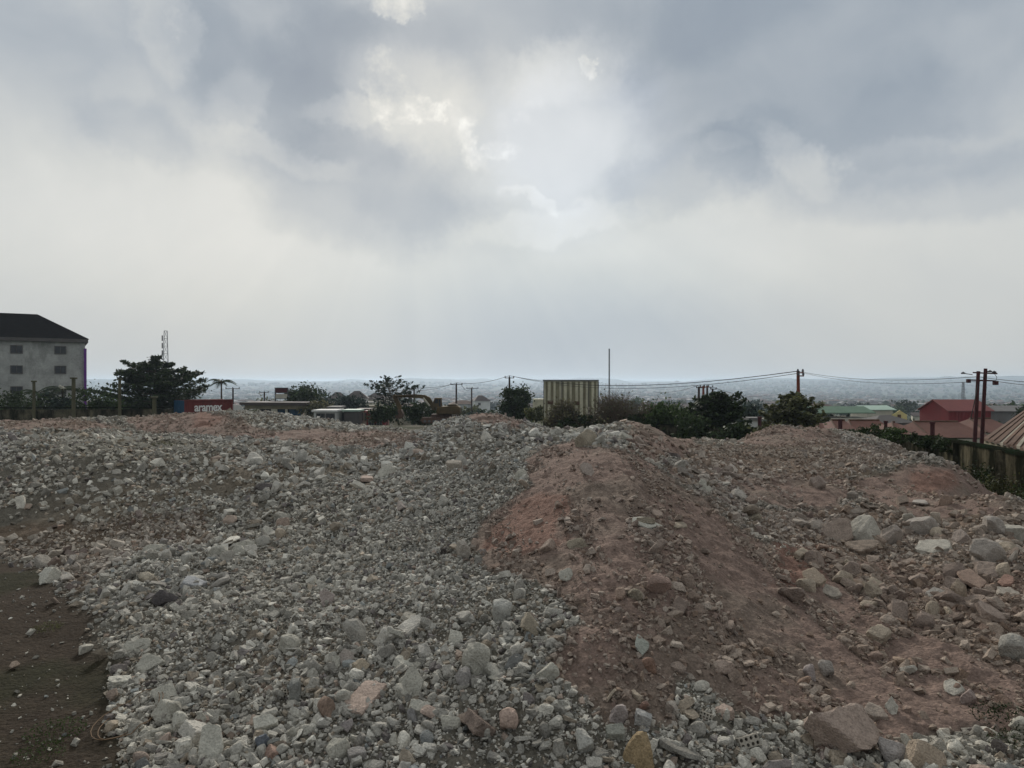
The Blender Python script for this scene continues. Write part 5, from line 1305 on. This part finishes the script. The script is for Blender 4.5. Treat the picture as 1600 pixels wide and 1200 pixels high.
wv = nd(nt, "ShaderNodeVectorMath", operation='SUBTRACT'); L.new(wn.outputs["Color"], wv.inputs[0]); wv.inputs[1].default_value = (.5, .5, .5)
ws = nd(nt, "ShaderNodeVectorMath", operation='MULTIPLY'); L.new(wv.outputs[0], ws.inputs[0]); ws.inputs[1].default_value = (.15, .115, 0)
wa = nd(nt, "ShaderNodeVectorMath", operation='ADD'); L.new(uv.outputs[0], wa.inputs[0]); L.new(ws.outputs[0], wa.inputs[1])
UVW = wa.outputs[0]
def ae(px, py): return (math.atan((px - 800) / FPX), math.atan((HZ - py) / math.hypot(FPX, px - 800)))
def cloud(px, py, rx, ry, rot=0.0, soft=0.0, src=None):
    """a soft patch of cloud or clear air at one direction of the sky; 0..1"""
    a, e = ae(px, py)
    mp = nd(nt, "ShaderNodeMapping", vector_type='TEXTURE'); L.new(src or UVW, mp.inputs[0])
    mp.inputs["Location"].default_value = (a, e, 0); mp.inputs["Rotation"].default_value = (0, 0, R(rot)); mp.inputs["Scale"].default_value = (rx / FPX, ry / FPX, 1)
    g = nd(nt, "ShaderNodeTexGradient", gradient_type='SPHERICAL'); L.new(mp.outputs[0], g.inputs[0])
    mr = nd(nt, "ShaderNodeMapRange", interpolation_type='SMOOTHSTEP'); L.new(g.outputs["Fac"], mr.inputs[0]); mr.inputs[1].default_value = soft * 0; mr.inputs[2].default_value = max(.15, 1 - soft)
    return mr.outputs[0]
# brightness: thick cloud above, a bright milky band, dimmer air at the horizon
B = nd(nt, "ShaderNodeMapRange"); L.new(el, B.inputs[0]); B.inputs[1].default_value = 0.0; B.inputs[2].default_value = .17; B.inputs[3].default_value = .52; B.inputs[4].default_value = .65
B = B.outputs[0]
up = nd(nt, "ShaderNodeMapRange", interpolation_type='SMOOTHSTEP'); L.new(el, up.inputs[0]); up.inputs[1].default_value = .22; up.inputs[2].default_value = .55; up.inputs[3].default_value = 0; up.inputs[4].default_value = -.16
B = mth('ADD', B, up.outputs[0])
zen = nd(nt, 'ShaderNodeMapRange', interpolation_type='SMOOTHSTEP'); L.new(el, zen.inputs[0]); zen.inputs[1].default_value = .56; zen.inputs[2].default_value = .95; zen.inputs[3].default_value = 0; zen.inputs[4].default_value = .16  # extra brightness added overhead, out of view, to lift light on the rubble
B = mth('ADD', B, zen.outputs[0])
CL = [ # column, row, half width, half height, turn, amount, hardness
 (430,60,300,150,-20,-.20,.55),(400,150,170,110,-30,-.10,.5),(590,90,200,90,10,-.13,.5),(60,110,260,150,0,-.12,.35),(570,300,210,110,-8,-.20,.5),(690,340,170,60,-15,-.08,.4),(215,205,110,46,-15,-.09,.5),(330,215,120,60,-30,-.05,.5),
 (1290,100,430,200,-8,-.24,.5),(1080,270,150,70,10,-.12,.6),(1170,235,120,60,0,-.07,.6),(1480,290,330,60,-3,-.12,.5),(1050,30,260,90,0,-.09,.4),(800,20,160,70,0,-.10,.4),(1500,170,260,110,0,-.08,.4),
 (640,150,130,95,-15,.22,.4),(560,172,110,22,12,.10,.5),(728,215,22,60,25,.10,.5),(240,340,440,190,0,.08,.3),(640,420,620,180,0,.05,.2),
 (860,215,150,150,0,.13,.5),(880,110,130,60,10,.10,.5),(1100,400,420,110,4,.06,.3),(1255,262,80,36,-35,.13,.5),(1130,232,60,22,0,.07,.6),(375,165,46,60,-30,.10,.5),(430,45,60,60,20,.05,.5),(250,50,50,80,25,.12,.6),(870,350,200,26,8,.10,.5),(440,236,140,26,-6,.10,.5),(540,228,60,30,0,.06,.5),(1570,160,110,90,0,.09,.4),(1560,50,90,50,0,.06,.4),(1400,250,160,30,0,.07,.5),(180,140,60,50,-30,.05,.5),(820,315,60,14,-25,.09,.6),
 (860,490,330,130,0,-.07,.3),(1000,520,500,110,0,-.03,.3),(1420,480,200,200,0,.02,.2),
]
for px, py, rx, ry, rot, amt, hard in CL:
    B = mth('MULTIPLY_ADD', cloud(px, py, rx, ry, rot, hard), amt, B)
# hard edged breaks round the hidden sun
wn2 = nd(nt, "ShaderNodeTexNoise", i_Scale=13.0, i_Detail=10.0, i_Roughness=.7); L.new(tc.outputs["Generated"], wn2.inputs["Vector"])
glint = None
for px, py, rx, ry, amt in ((632,4,70,30,.7),(622,135,60,80,.65),(655,165,60,40,.65),(790,228,70,24,.5),(808,186,50,34,.5),(728,215,28,60,.5),(913,98,18,24,.7),(262,48,26,26,.5)):
    g = mth('MULTIPLY', cloud(px, py, rx, ry, 0, .5), amt); glint = g if glint is None else mth('MAXIMUM', glint, g)
gm = nd(nt, "ShaderNodeMapRange", interpolation_type='SMOOTHSTEP'); L.new(mth('ADD', mth('MULTIPLY', glint, .42), wn2.outputs["Fac"]), gm.inputs[0]); gm.inputs[1].default_value = .66; gm.inputs[2].default_value = .98
B = mth('MULTIPLY_ADD', mth('MULTIPLY', gm.outputs[0], glint), .52, B)
fine = nd(nt, "ShaderNodeTexNoise", i_Scale=9.0, i_Detail=9.0, i_Roughness=.5, i_Distortion=.4); L.new(tc.outputs["Generated"], fine.inputs["Vector"])
fa = nd(nt, "ShaderNodeMapRange"); L.new(el, fa.inputs[0]); fa.inputs[1].default_value = .05; fa.inputs[2].default_value = .35; fa.inputs[3].default_value = .03; fa.inputs[4].default_value = .30
B = mth('ADD', B, mth('MULTIPLY', mth('SUBTRACT', fine.outputs["Fac"], .5), fa.outputs[0]))
# away from the sun the unseen overcast is set duller, balancing light on the heap
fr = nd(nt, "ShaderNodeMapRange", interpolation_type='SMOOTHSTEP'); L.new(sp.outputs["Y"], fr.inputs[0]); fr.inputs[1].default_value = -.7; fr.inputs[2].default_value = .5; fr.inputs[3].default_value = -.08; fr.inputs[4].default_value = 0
# faint shafts of light fan out below the hidden sun
sa_, se_ = ae(650, 120)
ang = mth('ARCTAN2', mth('SUBTRACT', az, sa_), mth('SUBTRACT', se_, el))
rn = nd(nt, "ShaderNodeTexNoise", noise_dimensions='1D', i_Scale=7.0, i_Detail=3.0); L.new(ang, rn.inputs["W"])
rm = nd(nt, "ShaderNodeMapRange", interpolation_type='SMOOTHSTEP'); L.new(el, rm.inputs[0]); rm.inputs[1].default_value = .26; rm.inputs[2].default_value = .14; rm.inputs[3].default_value = 0; rm.inputs[4].default_value = .085
B = mth('MULTIPLY_ADD', mth('SUBTRACT', rn.outputs["Fac"], .5), rm.outputs[0], B)
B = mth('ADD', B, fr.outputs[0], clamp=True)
def lin(r, g, b): return tuple(((v / 255 + .055) / 1.055) ** 2.4 if v > 10 else v / 3294 for v in (r, g, b))
col = ramp(nt, B, [(.10, lin(138,149,163)), (.26, lin(152,162,173)), (.42, lin(174,181,188)), (.55, lin(193,197,199)), (.68, lin(207,209,207)), (.82, lin(223,223,219)), (1.0, lin(248,247,241))])
# the horizon air is bluish ahead, greyer to the sides
hz = nd(nt, "ShaderNodeMapRange", interpolation_type='SMOOTHSTEP'); L.new(el, hz.inputs[0]); hz.inputs[1].default_value = .22; hz.inputs[2].default_value = .0; hz.inputs[3].default_value = 0; hz.inputs[4].default_value = 1
col = mixc(nt, col, mixc(nt, col, (.965, 1.0, 1.075), 1.0, 'MULTIPLY'), cloud(880, 230, 190, 170, 0, .4))
cen = cloud(830, 540, 520, 420, 0, .1, uv.outputs[0])
col = mixc(nt, col, mixc(nt, col, (.93, .99, 1.04), 1.0, 'MULTIPLY'), mth('MULTIPLY', cen, .9))
col = mixc(nt, col, mixc(nt, col, (1.0, .99, .965), 1.0, 'MULTIPLY'), mth('MULTIPLY', hz.outputs[0], mth('SUBTRACT', 1.0, cen)))
sc = nd(nt, "ShaderNodeVectorMath", operation='SCALE'); L.new(col, sc.inputs[0]); sc.inputs["Scale"].default_value = 10.0
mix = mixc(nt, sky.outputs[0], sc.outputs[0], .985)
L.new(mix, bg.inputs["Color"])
W.cycles.sampling_method = 'MANUAL'; W.cycles.sample_map_resolution = 512

sl = bpy.data.lights.new("sun", 'SUN'); sl.energy = 2.9; sl.angle = R(10); sl.color = (1, .945, .86)
so = bpy.data.objects.new("sun", sl); COL.objects.link(so)
dv = Vector((math.sin(SUN_AZ) * math.cos(SUN_EL), math.cos(SUN_AZ) * math.cos(SUN_EL), math.sin(SUN_EL)))
so.rotation_euler = dv.to_track_quat('Z', 'Y').to_euler(); so.location = (0, 0, 60)

hm = bpy.data.materials.new("dusty_air"); hm.use_nodes = True
hn = hm.node_tree; hn.nodes.remove(hn.nodes["Principled BSDF"])
pv = hn.nodes.new("ShaderNodeVolumePrincipled"); hn.links.new(pv.outputs[0], hn.nodes["Material Output"].inputs["Volume"])
pv.inputs["Color"].default_value = (.70, .84, 1.0, 1); pv.inputs["Density"].default_value = HAZE; pv.inputs["Anisotropy"].default_value = .35
hb = MB(); hb.box((0, 3000, -60), (30000, 24500, 200))
hz_o = hb.build("haze", hm); tag(hz_o, "pale dusty air over the valley", "haze", kind="stuff")
zmin = float(Zd.min()) - 1.0
me = hz_o.data
for v in me.vertices: v.co.z = zmin if v.co.z < 0 else 46.0

cam = bpy.data.cameras.new("camera"); co = bpy.data.objects.new("camera", cam); COL.objects.link(co)
cam.sensor_width = 36; cam.lens = FPX / 1600 * 36; cam.clip_end = 40000; cam.clip_start = .05
co.location = (0, 0, CAMZ); co.rotation_euler = (R(90) - math.atan(3 / FPX), 0, 0)
S.camera = co
S.view_settings.view_transform = 'Standard'; S.view_settings.look = 'None'; S.view_settings.exposure = EXPO; S.view_settings.gamma = 1
S.cycles.max_bounces = 5; S.cycles.diffuse_bounces = 3; S.cycles.volume_bounces = 1; S.cycles.transparent_max_bounces = 8
S.cycles.use_denoising = True
try: S.cycles.denoiser = 'OPENIMAGEDENOISE'; S.cycles.denoising_prefilter = 'ACCURATE'
except Exception: pass
